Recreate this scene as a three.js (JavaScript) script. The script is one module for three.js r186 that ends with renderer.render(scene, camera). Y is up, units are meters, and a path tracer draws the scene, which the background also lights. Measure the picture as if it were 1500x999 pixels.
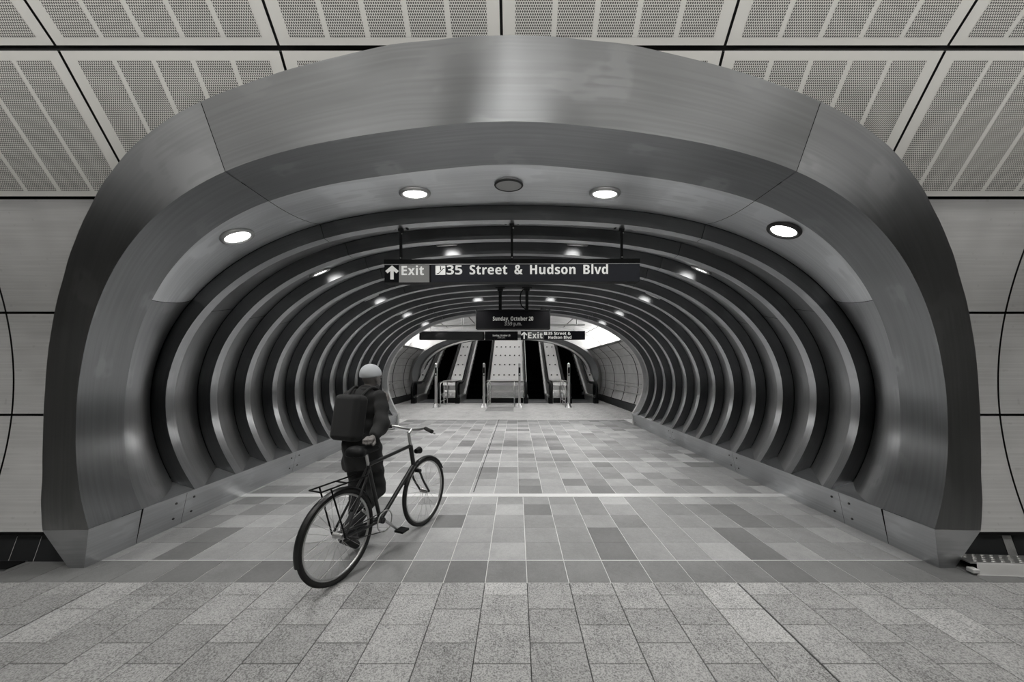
import * as THREE from 'three';
import { mergeGeometries } from 'three/addons/utils/BufferGeometryUtils.js';
import { RoundedBoxGeometry } from 'three/addons/geometries/RoundedBoxGeometry.js';
import { RectAreaLightUniformsLib } from 'three/addons/lights/RectAreaLightUniformsLib.js';

// ---------------------------------------------------------------- camera, light, exposure
const scene = new THREE.Scene();
const EYE = 1.55, FOCAL = 528;
const camera = new THREE.PerspectiveCamera(2 * Math.atan(499.5 / FOCAL) * 180 / Math.PI, 1500 / 999, 0.05, 80);
camera.position.set(0, EYE, 0);
camera.setViewOffset(1500, 999, -7, -41.5, 1500, 999);        // shift lens: level camera, horizon below the middle
camera.updateProjectionMatrix();
scene.background = new THREE.Color(0x000000);
const renderer = new THREE.WebGLRenderer({ antialias: true });
renderer.toneMapping = THREE.LinearToneMapping;
renderer.toneMappingExposure = 0.94;
renderer.shadowMap.enabled = true;
RectAreaLightUniformsLib.init();
const L = {                                                       // strengths of the lamps (built with their fittings below)
  concourse: 58, concourseDown: 15, downlight: 12, downlightGlow: 14, cove: 27, coveGlow: 8, shaft: 10, shaftGlow: 2, hall: 20,
};
const LAMP = new THREE.Color().setRGB(1, 0.985, 0.955);

// ---------------------------------------------------------------- small helpers
let seed = 7;
const rnd = () => { seed = (seed * 1664525 + 1013904223) >>> 0; return seed / 4294967296; };
const clamp = (x, a, b) => Math.min(b, Math.max(a, x)), lerp = (a, b, t) => a + (b - a) * t;
const V = (x, y, z) => new THREE.Vector3(x, y, z);
const used = new Map();
function numbered(n) { const k = used.get(n) ?? 0; used.set(n, k + 1); return k ? `${n}_${String(k).padStart(3, '0')}` : n; }
function shade(o) { o.traverse((c) => { if (c.isMesh) { c.castShadow = true; c.receiveShadow = true; } }); return o; }
function tag(o, label, category, group) { o.userData.label = label; o.userData.category = category; if (group) o.userData.group = group; return o; }
function thing(name, label, category, pos = [0, 0, 0], group, turn = 0) {
  const o = new THREE.Group(); o.name = numbered(name); o.position.set(...pos); o.rotation.y = turn; scene.add(o);
  return tag(o, label, category, group);
}
function structure(name) { const o = new THREE.Group(); o.name = numbered(name); o.userData.kind = 'structure'; scene.add(o); return o; }
function part(name, geo, mat, parent, label) {
  const m = new THREE.Mesh(Array.isArray(geo) ? merge(geo) : geo, mat); m.name = name; m.castShadow = m.receiveShadow = true;
  if (label) m.userData.label = label;
  parent.add(m); return m;
}
function sub(name, parent) { const g = new THREE.Group(); g.name = name; parent.add(g); return g; }
function merge(list) {
  const a = list.map((g) => { const h = g.index ? g.toNonIndexed() : g; for (const k of Object.keys(h.attributes)) if (!['position', 'normal', 'uv', 'color'].includes(k)) h.deleteAttribute(k); return h; });
  return a.length === 1 ? a[0] : mergeGeometries(a);
}
function box(w, h, d, x = 0, y = 0, z = 0, r = 0) {
  const g = r ? new RoundedBoxGeometry(w, h, d, 2, r) : new THREE.BoxGeometry(w, h, d);
  return g.translate(x, y, z);
}
function tube(a, b, r, seg = 12) {
  const d = V().subVectors(b, a), g = new THREE.CylinderGeometry(r, r, d.length(), seg);
  g.applyQuaternion(new THREE.Quaternion().setFromUnitVectors(V(0, 1, 0), d.clone().normalize()));
  return g.translate((a.x + b.x) / 2, (a.y + b.y) / 2, (a.z + b.z) / 2);
}
function path(points, r, seg = 40, closed = false, rs = 8) { return new THREE.TubeGeometry(new THREE.CatmullRomCurve3(points, closed, 'centripetal'), seg, r, rs, closed); }
function cyl(r1, r2, h, x, y, z, seg = 24) { return new THREE.CylinderGeometry(r1, r2, h, seg).translate(x, y, z); }
// a sheet over two parameters; f(i, j) -> [Vector3, u, v]
function sheet(n, m, f, flip = false) {
  const p = [], uv = [], idx = [];
  for (let i = 0; i <= n; i++) for (let j = 0; j <= m; j++) { const [q, u, v] = f(i / n, j / m); p.push(q.x, q.y, q.z); uv.push(u, v); }
  for (let i = 0; i < n; i++) for (let j = 0; j < m; j++) {
    const a = i * (m + 1) + j, b = a + 1, c = a + m + 1, d = c + 1;
    flip ? idx.push(a, b, c, b, d, c) : idx.push(a, c, b, b, c, d);
  }
  const g = new THREE.BufferGeometry();
  g.setAttribute('position', new THREE.Float32BufferAttribute(p, 3)); g.setAttribute('uv', new THREE.Float32BufferAttribute(uv, 2));
  g.setIndex(idx); g.computeVertexNormals(); return g;
}
function prism(points, depth, bevel = 0) {                       // outline in x, y, pushed out along z from 0 to depth
  const s = new THREE.Shape(points.map(([x, y]) => new THREE.Vector2(x, y)));
  return new THREE.ExtrudeGeometry(s, { depth: depth - 2 * bevel, bevelEnabled: bevel > 0, bevelSize: bevel, bevelThickness: bevel, bevelSegments: 2, bevelOffset: -bevel, curveSegments: 16 }).translate(0, 0, bevel);
}

// ---------------------------------------------------------------- textures
function noiseGrid(n, cellsX, cellsY) {                           // tileable value noise
  const g = new Float32Array(cellsX * cellsY).map(() => rnd()), out = new Float32Array(n * n), sm = (t) => t * t * (3 - 2 * t);
  for (let y = 0; y < n; y++) for (let x = 0; x < n; x++) {
    const fx = x / n * cellsX, fy = y / n * cellsY, x0 = Math.floor(fx), y0 = Math.floor(fy), tx = sm(fx - x0), ty = sm(fy - y0);
    const x1 = (x0 + 1) % cellsX, y1 = (y0 + 1) % cellsY;
    out[y * n + x] = lerp(lerp(g[y0 * cellsX + x0], g[y0 * cellsX + x1], tx), lerp(g[y1 * cellsX + x0], g[y1 * cellsX + x1], tx), ty);
  }
  return out;
}
function dataTexture(n, f, srgb) {
  const d = new Uint8Array(n * n * 4);
  for (let i = 0; i < n * n; i++) { const v = f(i); for (let c = 0; c < 3; c++) d[i * 4 + c] = clamp(Array.isArray(v) ? v[c] : v, 0, 1) * 255; d[i * 4 + 3] = 255; }
  const t = new THREE.DataTexture(d, n, n); t.wrapS = t.wrapT = THREE.RepeatWrapping; t.magFilter = THREE.LinearFilter; t.minFilter = THREE.LinearMipmapLinearFilter; t.generateMipmaps = true;
  if (srgb) t.colorSpace = THREE.SRGBColorSpace; t.needsUpdate = true; return t;
}
function scaled(t, u, v, ou = 0, ov = 0) { const c = t.clone(); c.repeat.set(u, v); c.offset.set(ou, ov); c.needsUpdate = true; return c; }
const N = 512;
const nBig = noiseGrid(N, 4, 4), nMid = noiseGrid(N, 11, 9), nSmall = noiseGrid(N, 40, 40), nFine = noiseGrid(N, 200, 200), nStreak = noiseGrid(N, 5, 220), nStreak2 = noiseGrid(N, 9, 90), nGrain = noiseGrid(N, 512, 512);
// brushed steel: fine streaks along u, soft blotches and hand marks
const steelMap = dataTexture(N, (i) => 0.86 + 0.16 * clamp((nMid[i] - 0.66) / 0.16, 0, 1) * clamp((nStreak2[i] + nSmall[i] - 0.6) * 2, 0, 1) + 0.14 * (nBig[i] - 0.5) + 0.12 * (nMid[i] - 0.5) + 0.10 * (nStreak[i] - 0.5) + 0.06 * (nStreak2[i] - 0.5));
const steelRough = dataTexture(N, (i) => 0.93 + 0.05 * (nMid[i] - 0.5) + 0.03 * (nStreak2[i] - 0.5) + 0.05 * (nBig[i] - 0.5));
const granite = dataTexture(N, (i) => { const s = nFine[i] * 0.65 + nGrain[i] * 0.35; return 0.74 + 1.3 * (s - 0.5) + 0.16 * (nMid[i] - 0.5) + 0.14 * (nBig[i] - 0.5); });
const stone = dataTexture(N, (i) => 0.82 + 0.16 * (nFine[i] - 0.5) + 0.12 * (nGrain[i] - 0.5) + 0.08 * (nSmall[i] - 0.5) + 0.1 * (nMid[i] - 0.5) + 0.14 * (nBig[i] - 0.5));
const stoneRough = dataTexture(N, (i) => 0.85 + 0.15 * (nMid[i] - 0.5) + 0.1 * (nFine[i] - 0.5));
const panelMap = dataTexture(N, (i) => 0.86 + 0.12 * (nBig[i] - 0.5) + 0.12 * (nMid[i] - 0.5) + 0.12 * (nStreak[i] - 0.5) - (nSmall[i] > 0.93 ? 0.08 : 0));
const perforated = (() => {                                       // staggered round holes of a perforated sheet; one repeat is 14 x 24.2 mm
  const w = 64, h = 110, c = document.createElement('canvas'); c.width = w; c.height = h; const x = c.getContext('2d');
  x.fillStyle = '#d9d8d4'; x.fillRect(0, 0, w, h); x.fillStyle = '#545452';
  for (const [px, py] of [[w / 2, h / 4], [0, h * 3 / 4], [w, h * 3 / 4]]) { x.beginPath(); x.arc(px, py, w * 0.37, 0, 7); x.fill(); }
  const t = new THREE.CanvasTexture(c); t.wrapS = t.wrapT = THREE.RepeatWrapping; t.colorSpace = THREE.SRGBColorSpace; t.repeat.set(1 / 0.014, 1 / 0.02425); return t;
})();

// ---------------------------------------------------------------- materials
const grey = (v, b = 0) => new THREE.Color().setRGB(v * (1 - b), v, v * (1 + 1.2 * b));
const std = (o) => new THREE.MeshStandardMaterial(o), phys = (o) => new THREE.MeshPhysicalMaterial(o);
const steel = (v, rough, su = 0.55, sv = 0.55, ou = 0, aniso = 0.6) => phys({ color: grey(v, 0.02), metalness: 1, roughness: rough, map: scaled(steelMap, su, sv, ou, ou * 0.7), roughnessMap: scaled(steelRough, su, sv, ou), anisotropy: aniso, anisotropyRotation: Math.PI / 2 });
const M = {
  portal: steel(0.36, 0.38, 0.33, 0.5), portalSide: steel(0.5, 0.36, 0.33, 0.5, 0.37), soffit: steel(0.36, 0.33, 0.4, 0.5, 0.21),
  rib: steel(0.52, 0.33, 0.4, 0.6, 0.53), riser: steel(0.14, 0.36, 0.4, 0.6, 0.53), recess: steel(0.9, 0.42, 0.35, 0.5, 0.71), recessSide: steel(0.46, 0.33, 0.35, 0.5, 0.31), ribRecess: steel(0.52, 0.34, 0.35, 0.5, 0.71), sill: steel(0.6, 0.38, 0.5, 0.5, 0.11), plinth: steel(0.66, 0.42, 0.3, 0.6, 0.83, 0.3),  // riser darkened and recess lightened: reflected shade and light put into the steel colour
  wallPanel: std({ color: grey(0.68), metalness: 0.2, roughness: 0.6, map: scaled(panelMap, 0.6, 0.6) }),
  ceilingWhite: std({ color: 0xd9d8d4, roughness: 0.6 }), ceilingHoles: std({ color: 0xffffff, map: perforated, roughness: 0.65 }),
  black: phys({ color: grey(0.006, 0.06), roughness: 0.55, specularIntensity: 0.35 }), stepBlack: phys({ color: grey(0.002, 0.06), roughness: 1, specularIntensity: 0 }), backWall: std({ color: grey(0.06), metalness: 0.3, roughness: 0.6 }), blackGloss: std({ color: grey(0.01, 0.1), roughness: 0.25 }), gap: std({ color: grey(0.02), roughness: 0.95 }),
  darkStone: std({ color: grey(0.025, 0.06), roughness: 0.35, map: scaled(stone, 0.8, 0.8) }), lightMetal: std({ color: grey(0.6), metalness: 0.9, roughness: 0.35 }),
  chrome: std({ color: grey(0.6), metalness: 1, roughness: 0.22 }), satin: std({ color: grey(0.55), metalness: 1, roughness: 0.42 }), darkSteel: std({ color: grey(0.2, 0.03), metalness: 1, roughness: 0.45 }),
  groutLight: std({ color: grey(0.62), roughness: 0.8 }), groutDark: std({ color: grey(0.035), roughness: 0.9 }), strip: std({ color: grey(0.8), metalness: 0.5, roughness: 0.4 }),
  hallPanel: std({ color: grey(0.62), metalness: 0.3, roughness: 0.5, map: scaled(panelMap, 0.6, 0.6, 0.3) }), hallCeiling: std({ color: grey(0.75), roughness: 0.5, map: scaled(panelMap, 0.5, 0.5, 0.6) }),
  whitePanel: std({ color: grey(0.75), roughness: 0.45 }), concrete: std({ color: grey(0.3), roughness: 0.9, map: scaled(stone, 0.7, 0.7) }),
  lens: std({ color: 0x111111, emissive: LAMP, emissiveIntensity: L.downlightGlow }), coveGlow: std({ color: 0x111111, emissive: LAMP, emissiveIntensity: L.coveGlow }), panelGlow: std({ color: 0x111111, emissive: LAMP, emissiveIntensity: 4 }), shaftGlow: std({ color: 0x111111, emissive: LAMP, emissiveIntensity: L.shaftGlow }),
  trimDark: std({ color: grey(0.05), metalness: 0.6, roughness: 0.4 }), speaker: std({ color: grey(0.42), roughness: 0.8 }), bolt: std({ color: grey(0.1), metalness: 1, roughness: 0.4 }),
};
const graniteTones = [0.36, 0.42, 0.47, 0.55].map((v, k) => std({ color: grey(v), roughness: 0.75, map: scaled(granite, 1.0, 1.0, k * 0.23, k * 0.41) }));
const tileTones = [0.19, 0.24, 0.29, 0.325, 0.36, 0.41].map((v, k) => std({ color: grey(v, 0.008), roughness: 0.62, map: scaled(stone, 1.1, 1.1, k * 0.19, k * 0.37), roughnessMap: scaled(stoneRough, 1.1, 1.1, k * 0.1) }));

// ---------------------------------------------------------------- the tunnel's cross-section (metres, half of it; mirrored about x = CX)
const CX = -0.04, ARC = 5.423;
const SECTION = [[3.263, 0.316], [3.381, 0.509], [3.476, 0.713], [3.54, 0.93], [3.565, 1.154], [3.554, 1.379], [3.502, 1.599], [3.418, 1.808], [3.303, 2.003], [3.163, 2.179], [3.003, 2.339], [2.826, 2.479], [2.637, 2.602], [2.437, 2.707], [2.229, 2.795], [2.015, 2.869], [1.797, 2.927], [1.576, 2.973], [1.353, 3.009], [1.128, 3.035], [0.903, 3.054], [0.678, 3.067], [0.452, 3.076], [0.226, 3.082], [0, 3.084]];
const FRONT = [2.78, 2.833, 2.885, 2.926, 2.949, 2.951, 2.935, 2.901, 2.854, 2.797, 2.735, 2.671, 2.61, 2.553, 2.502, 2.458, 2.42, 2.388, 2.359, 2.333, 2.307, 2.281, 2.257, 2.237, 2.229];     // depth of the portal's inner edge
const MIDDLE = [3.175, 3.208, 3.252, 3.289, 3.313, 3.318, 3.303, 3.272, 3.227, 3.174, 3.116, 3.059, 3.005, 2.957, 2.917, 2.885, 2.86, 2.839, 2.82, 2.802, 2.781, 2.756, 2.731, 2.708, 2.698];   // depth of the soffit's back edge
const FLARE = [[0, 0.33], [0.05, 0.3], [0.1, 0.258], [0.145, 0.242], [0.2, 0.24], [0.27, 0.266], [0.34, 0.3], [0.39, 0.338], [0.44, 0.375], [0.48, 0.412], [0.54, 0.447], [0.6, 0.453], [0.7, 0.442], [0.81, 0.445], [0.87, 0.447], [0.93, 0.42], [1, 0.395]];   // width of the portal's face
const hermite = (get, s, n) => {
  const x = clamp(s, 0, 1) * (n - 1), i = Math.min(n - 2, Math.floor(x)), t = x - i, p = (k) => get(clamp(k, 0, n - 1));
  const a = i === 0 ? 2 * p(0) - p(1) : p(i - 1), b = p(i), c = p(i + 1), d = i + 2 > n - 1 ? NaN : p(i + 2), d2 = Number.isNaN(d) ? 2 * c - b : d;
  return b + 0.5 * t * (c - a + t * (2 * a - 5 * b + 4 * c - d2 + t * (3 * (b - c) + d2 - a)));
};
const table = (list, s) => { for (let i = 1; i < list.length; i++) if (s <= list[i][0]) { const [a, v] = list[i - 1], [b, w] = list[i]; let t = (s - a) / (b - a); t = t * t * (3 - 2 * t) * 0.5 + t * 0.5; return lerp(v, w, t); } return list[list.length - 1][1]; };
const half = (s) => ({ w: s > 0.999 ? 0 : hermite((k) => SECTION[k][0], s, 25), y: s > 0.999 ? 3.084 : hermite((k) => SECTION[k][1], s, 25) });
const halfNormal = (s) => {
  if (s > 0.995) return [0, 1];
  const a = half(Math.max(0, s - 0.01)), b = half(Math.min(1, s + 0.01)), x = b.w - a.w, y = b.y - a.y, l = Math.hypot(x, y);
  return [y / l, -x / l];
};
// q runs 0..2 from the left foot over the crown to the right foot; offset moves outward
function ring(q, offset = 0, depth = 0) {
  const s = q <= 1 ? q : 2 - q, side = q <= 1 ? -1 : 1, h = half(s), n = halfNormal(s);
  return V(side * (h.w + n[0] * offset), h.y + n[1] * offset, -depth);
}
const sOf = (q) => (q <= 1 ? q : 2 - q);
const zFront = (q) => hermite((k) => FRONT[k], sOf(q), 25), zMiddle = (q) => hermite((k) => MIDDLE[k], sOf(q), 25);
function outer(q, back) {                                         // outer edge of the portal's face
  const s = sOf(q), side = q <= 1 ? -1 : 1, h = half(s), n = halfNormal(s), f = table(FLARE, s), level = clamp(s / 0.12, 0, 1);
  return V(side * (h.w + (level < 1 ? lerp(1, n[0], level) : n[0]) * f), h.y + n[1] * f * level, -(back ?? (zFront(q) - 0.02 - 0.13 * s ** 3)));
}
const E0 = 3.70, PITCH = 0.538, RIBS = 12, BAND = 0.1, DEEP = 0.15, TUNNEL_END = E0 + PITCH * 11 + 0.43;
const loft = (a, b, q0, q1, per = 40, m = 1) => {
  const gap = 0.0005, n = Math.max(2, Math.round((q1 - q0) * per));
  return sheet(n, m, (i, j) => { const q = lerp(q0 + gap, q1 - gap, i), p = a(q), r = b(q); return [p.clone().lerp(r, j), q * ARC, j * p.distanceTo(r)]; });
};
const SPLIT3 = [[0, 0.64], [0.64, 1.36], [1.36, 2]], SPLIT6 = [[0, 0.37], [0.37, 0.64], [0.64, 1], [1, 1.36], [1.36, 1.63], [1.63, 2]];

// ---------------------------------------------------------------- structure: the concourse in front of the tunnel
const WALL_Z = (y) => 3.12 - 0.1 * ((y - 1.45) / 0.85) ** 2;     // hollow section of the concourse wall (depth at height y)
const outline = []; for (let k = 0; k <= 240; k++) { const p = ring(k / 120, 0.2); outline.push([p.x + CX, p.y]); }
const outlineHalf = (y) => { let best = 3.45; for (const [x, v] of outline) if (x < CX && Math.abs(v - y) < 0.03) best = Math.max(best === 3.45 ? 0 : best, CX - x); return best || 3.45; };
const outlineTop = (x) => { let t = -1; for (let k = 1; k < outline.length; k++) { const [a, ya] = outline[k - 1], [b, yb] = outline[k]; if ((x - a) * (x - b) <= 0 && a !== b) t = Math.max(t, lerp(ya, yb, (x - a) / (b - a))); } return t; };

for (const side of [-1, 1]) {
  const wall = structure(side < 0 ? 'wall_front_left' : 'wall_front_right');
  const join = side < 0 ? 4.355 + CX : 4.166 - CX, rows = [[0.235, 1.148], [1.168, 2.022], [2.042, 2.886]];
  const cols = [[null, join], [join, join + 2.4], [join + 2.4, join + 4.8], [join + 4.8, 14]];
  for (const [y0, y1] of rows) for (const [w0, w1] of cols)
    part('wall_panel', sheet(12, 1, (i, j) => {
      const y = lerp(y0, y1, i), a = w0 === null ? outlineHalf(y) + 0.02 : w0 + 0.008, w = lerp(a, w1 - 0.008, j);
      return [V(CX + side * w, y, -WALL_Z(y)), w, y];
    }, side > 0), M.wallPanel, wall);
  part('backing', sheet(12, 1, (i, j) => { const y = lerp(-0.02, 2.92, i), w = lerp(outlineHalf(clamp(y, 0.4, 3)) + 0.02, 14, j); return [V(CX + side * w, y, -WALL_Z(clamp(y, 0.2, 3)) - 0.05), w, y]; }), M.gap, wall);
  part('base_trim', box(10.6, 0.012, 0.05, CX + side * 8.75, 0.222, -2.985), M.lightMetal, wall);
  let x = 3.45; const ends = side < 0 ? [3.86, 4.06, 4.5, 5.0] : [4.02, 4.1, 4.9, 5.8];
  ends.push(8, 11, 14);
  ends.forEach((e, k) => {
    const pale = side > 0 && k === 1, g = 0.006;
    part('base_tile', sheet(1, 1, (i, j) => [V(CX + side * lerp(x + (k ? g / 2 : 0), e - g / 2, j), lerp(0, 0.216, i), -lerp(2.905, 2.97, i)), j * (e - x), i * 0.22]), pale ? M.concrete : M.darkStone, wall);
    if (!pale && !(side > 0 && k === 0)) part('base_joint', sheet(1, 1, (i, j) => [V(CX + side * (e + lerp(-g / 2, g / 2, j)), lerp(0, 0.216, i), -lerp(2.907, 2.972, i)), j, i]), M.groutLight, wall);
    x = e;
  });
  const end = structure(side < 0 ? 'wall_left' : 'wall_right');
  part('wall_panel', box(0.2, 6.2, 12, side * 14.1, 3, 2.4), M.backWall, end);
}
// vaulted ceiling: sloping courses of white perforated panels on a dark backing
const COURSE = 0.874, PANEL_W = 1.414, PANEL_X = -0.095, vault = [[2.79, 2.876]];
for (const deg of [55.2, 45, 37, 29, 21, 13, 5]) { const [z, y] = vault[vault.length - 1], a = deg * Math.PI / 180; vault.push([z - COURSE * Math.cos(a), y + COURSE * Math.sin(a)]); }
{
  const ceiling = structure('ceiling');
  const on = (row, x, v, lift = 0) => {                          // point on a course: v metres up its slope
    const [z0, y0] = vault[row], [z1, y1] = vault[row + 1], t = v / COURSE, nx = -(y1 - y0) / COURSE, nz = -(z0 - z1) / COURSE;
    return V(x, lerp(y0, y1, t) + nz * lift, -(lerp(z0, z1, t) + nx * lift));
  };
  const floorV = (row, x) => { if (row) return 0; const top = outlineTop(x) + 0.12, [, y0] = vault[0], [, y1] = vault[1]; return top < 0.5 ? 0 : clamp((top - y0) / (y1 - y0) * COURSE, 0, COURSE); };
  for (let row = 0; row < 2; row++) for (let k = -5; k < 5; k++) {
    const x0 = PANEL_X + k * PANEL_W, x1 = x0 + PANEL_W, low = (x) => Math.max(0.012, floorV(row, x)), high = COURSE - 0.014;
    if (row === 0 && Math.min(low(x0 + 0.05), low(x1 - 0.05)) > high - 0.01) continue;
    const m = row ? 1 : 24;
    const panel = part('ceiling_panel', sheet(m, 1, (i, j) => { const x = lerp(x0 + 0.009, x1 - 0.009, i); return [on(row, x, lerp(Math.min(low(x), high - 0.001), high, j)), x, j]; }), M.ceilingWhite, ceiling);
    for (let s = 0; s < 5; s++) {
      const a = x0 + 0.087 + s * 0.2545, b = a + 0.222, lo = (x) => Math.max(0.05, floorV(row, x)), hi = COURSE - 0.06;
      if (Math.min(lo(a), lo(b)) > hi - 0.01) continue;
      part('perforated_strip', sheet(row ? 1 : 8, 1, (i, j) => { const x = lerp(a, b, i), v = lerp(Math.min(lo(x), hi - 0.001), hi, j); return [on(row, x, v, 0.002), x, v]; }), M.ceilingHoles, panel);
    }
    for (const [va, vb] of row ? [[high - 0.0005, high]] : [[high - 0.0005, high]]) part('edge_lip', sheet(1, 1, (i, j) => [on(row, lerp(x0 + 0.009, x1 - 0.009, i), vb, -0.03 * j), i, j]), M.ceilingWhite, panel);
  }
  for (let row = 2; row < 7; row++) for (let k = -5; k < 5; k++) {
    const x0 = PANEL_X + k * 2 * PANEL_W, x1 = x0 + 2 * PANEL_W;
    part('ceiling_panel', sheet(1, 1, (i, j) => [on(row, lerp(x0 + 0.009, x1 - 0.009, i), lerp(0.012, COURSE - 0.014, j)), i, j]), M.ceilingWhite, ceiling);
  }
  // the far half of the vault and the wall behind the camera
  const zc = vault[7][0];
  for (let row = 0; row < 7; row++) for (let k = -5; k < 5; k++) {
    const x0 = PANEL_X + k * 2 * PANEL_W, x1 = x0 + 2 * PANEL_W;
    part('ceiling_panel', sheet(1, 1, (i, j) => { const p = on(row, lerp(x0 + 0.009, x1 - 0.009, i), lerp(0.012, COURSE - 0.014, j)); p.z = -(2 * zc - (-p.z)); return [p, i, j]; }, true), M.ceilingWhite, ceiling);
  }
  const pts = vault.map(([z, y]) => [z, y]).concat(vault.slice(0, -1).reverse().map(([z, y]) => [2 * zc - z, y]));
  for (let k = 1; k < pts.length; k++) part('backing', sheet(40, 1, (i, j) => { const x = lerp(-14, 14, i); let z = lerp(pts[k - 1][0], pts[k][0], j), y = lerp(pts[k - 1][1], pts[k][1], j) + 0.06; if (k === 1) { const t = outlineTop(x) + 0.14; if (t > 1 && y < t) { y = t; z = Math.min(z, 2.62); } } return [V(x, y, -(z)), x, j]; }), M.gap, ceiling);
  const back = structure('wall_back');
  for (const [a, b] of [[-14, -8.4], [-7.0, -4.0], [-1.4, 1.2], [2.6, 5.4], [7.0, 8.4], [10, 14]]) for (const [y0, y1] of [[0.2, 1.15], [1.17, 2.02], [2.04, 2.87]])
    part('wall_panel', box(b - a - 0.02, y1 - y0, 0.06, (a + b) / 2, (y0 + y1) / 2, 7.55), M.wallPanel, back);
  part('backing', box(28, 3.2, 0.1, 0, 1.5, 7.68), M.gap, back);
}

// ---------------------------------------------------------------- structure: floor
const TILE = 0.3055, COL0 = 0.075, EDGE = 2.622;
const floor = structure('floor');
{
  const flat = (w, d, x, y, z) => { const g = box(w, 0.3, d, x, y, z), p = g.attributes.position, uv = g.attributes.uv; for (let i = 0; i < p.count; i++) uv.setXY(i, p.getX(i), p.getZ(i)); return g; };
  const slab = (name, x0, x1, z0, z1, top, mat) => part(name, box(x1 - x0, 0.3, z1 - z0, (x0 + x1) / 2, top - 0.15, -(z0 + z1) / 2), mat, floor);
  slab('joint_bed', -14, 14, 0.6, EDGE, -0.006, M.groutDark);
  slab('joint_bed', -14, 14, EDGE, 11.2, -0.0035, M.groutLight);
  const seen = (x0, x1, z0, z1) => [[x0, z0], [x1, z0], [x0, z1], [x1, z1]].some(([x, z]) => { const px = 757 + x * FOCAL / z, py = 541 + EYE * FOCAL / z; return px > -30 && px < 1530 && py < 1030; });
  const shapes = new Map();
  const tileGeo = (w, d) => {
    const variant = Math.floor(rnd() * 5), key = w.toFixed(3) + d.toFixed(3) + variant, ou = variant * 0.173, ov = variant * 0.291;
    if (!shapes.has(key)) {
      const b = 0.002, g = sheet(3, 3, (i, j) => { const ii = Math.round(i * 3), jj = Math.round(j * 3), ex = [0, b, w - b, w][ii], ez = [0, b, d - b, d][jj], low = ii === 0 || ii === 3 || jj === 0 || jj === 3; return [V(ex - w / 2, low ? -0.0025 : 0, ez - d / 2), ex + ou, ez + ov]; }, true);
      const sides = box(w, 0.02, d, 0, -0.0126, 0).toNonIndexed(); g.deleteAttribute('normal'); const top = g.toNonIndexed(); top.computeVertexNormals();
      shapes.set(key, mergeGeometries([top, sides]));
    }
    return shapes.get(key);
  };
  const lay = (x0, x1, z0, z1, mat) => { const m = part('floor_tile', tileGeo(x1 - x0, z1 - z0), mat, floor); m.position.set((x0 + x1) / 2, (rnd() - 0.5) * 0.0012, -(z0 + z1) / 2); if (rnd() < 0.5) m.rotation.y = Math.PI; return m; };
  // speckled granite pavers of the concourse, alternate rows shifted by half a paver
  const LEN = 0.289, G = 0.0045, outside = [];
  for (let k = -14; k < 14; k++) {
    const x0 = COL0 + k * TILE, x1 = x0 + TILE, wide = (e) => (e === -10 || e === 5 ? 0.012 : G);
    for (let r = 0; r < 5; r++) {
      const shift = (k & 1) ? LEN / 2 : LEN, top = EDGE - (r === 0 ? 0 : shift + (r - 1) * LEN), bot = EDGE - (shift + r * LEN);
      if (top < 1.32) continue;
      const tone = (x0 > -0.9 ? 1 : 0) + (rnd() < 0.5 ? 1 : 0) + (rnd() < 0.3 ? 1 : 0);
      if (!seen(x0, x1, bot, top)) { outside.push(tileGeo(TILE - G, top - bot - G).clone().translate((x0 + x1) / 2, 0, -(top + bot) / 2)); continue; }
      lay(x0 + wide(k) / 2, x1 - wide(k + 1) / 2, bot + G / 2, top - (r ? G / 2 : 0.002), graniteTones[Math.min(3, tone)]);
    }
  }
  part('outer_pavers', outside, graniteTones[2], floor).userData.kind = 'stuff';
  for (const side of [-1, 1]) part('granite_paving', flat(9.8, 1.32, side * 9.23, -0.1505, -1.96), graniteTones[1], floor);
  part('granite_paving', flat(28, 9.2, 0, -0.1505, 3.25), graniteTones[1], floor);
  for (const side of [-1, 1]) part('dark_border', flat(9.8, 0.3, side * 9.23, -0.1505, -2.775), tileTones[1], floor);                 // behind the camera and below the frame
  // honed tiles inside the portal
  const zs = [EDGE]; for (let k = 1; k <= 5; k++) zs.push(EDGE + 0.304 * k); zs.push(4.385);
  const deeper = [4.5, 4.80]; while (deeper[deeper.length - 1] < 11.0) deeper.push(deeper[deeper.length - 1] + 0.305); deeper[deeper.length - 1] = 11.14;
  const tone = () => { const r = rnd(); return r < 0.1 ? 0 : r < 0.24 ? 1 : r < 0.48 ? 2 : r < 0.72 ? 3 : r < 0.9 ? 4 : 5; };
  let singles = 0; const rest = tileTones.map(() => []);
  const course = (z0, z1, first, off, dark) => {
    for (let k = -14; k < 14; k++) {
      const x0 = COL0 + off + k * TILE, x1 = x0 + TILE, far = z0 > 2.85;
      if (far && (x1 < -3.36 || x0 > 3.28)) continue;
      if (!far && !seen(x0, x1, z0, z1)) continue;
      const a = far ? Math.max(x0, -3.38) : x0, b = far ? Math.min(x1, 3.31) : x1;
      if (b - a < 0.03) continue;
      const t = dark ? (rnd() < 0.45 ? 0 : 1) : tone();
      const thin = k % 2 ? 0.005 : 0.006;
      if (singles < 205) { lay(a + thin / 2, b - thin / 2, z0 + 0.0012, z1 - 0.0012, tileTones[t]); singles++; }
      else rest[t].push(tileGeo(b - a - 0.006, z1 - z0 - 0.0024).clone().translate((a + b) / 2, 0, -(z0 + z1) / 2));
    }
  };
  for (let k = 1; k < zs.length; k++) course(zs[k - 1] + (k === 1 ? 0.002 : 0), zs[k] - (k === 1 ? 0.004 : 0), true, 0, k === 1);
  for (let k = 1; k < deeper.length; k++) course(deeper[k - 1], deeper[k], false, -0.055, false);
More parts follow.
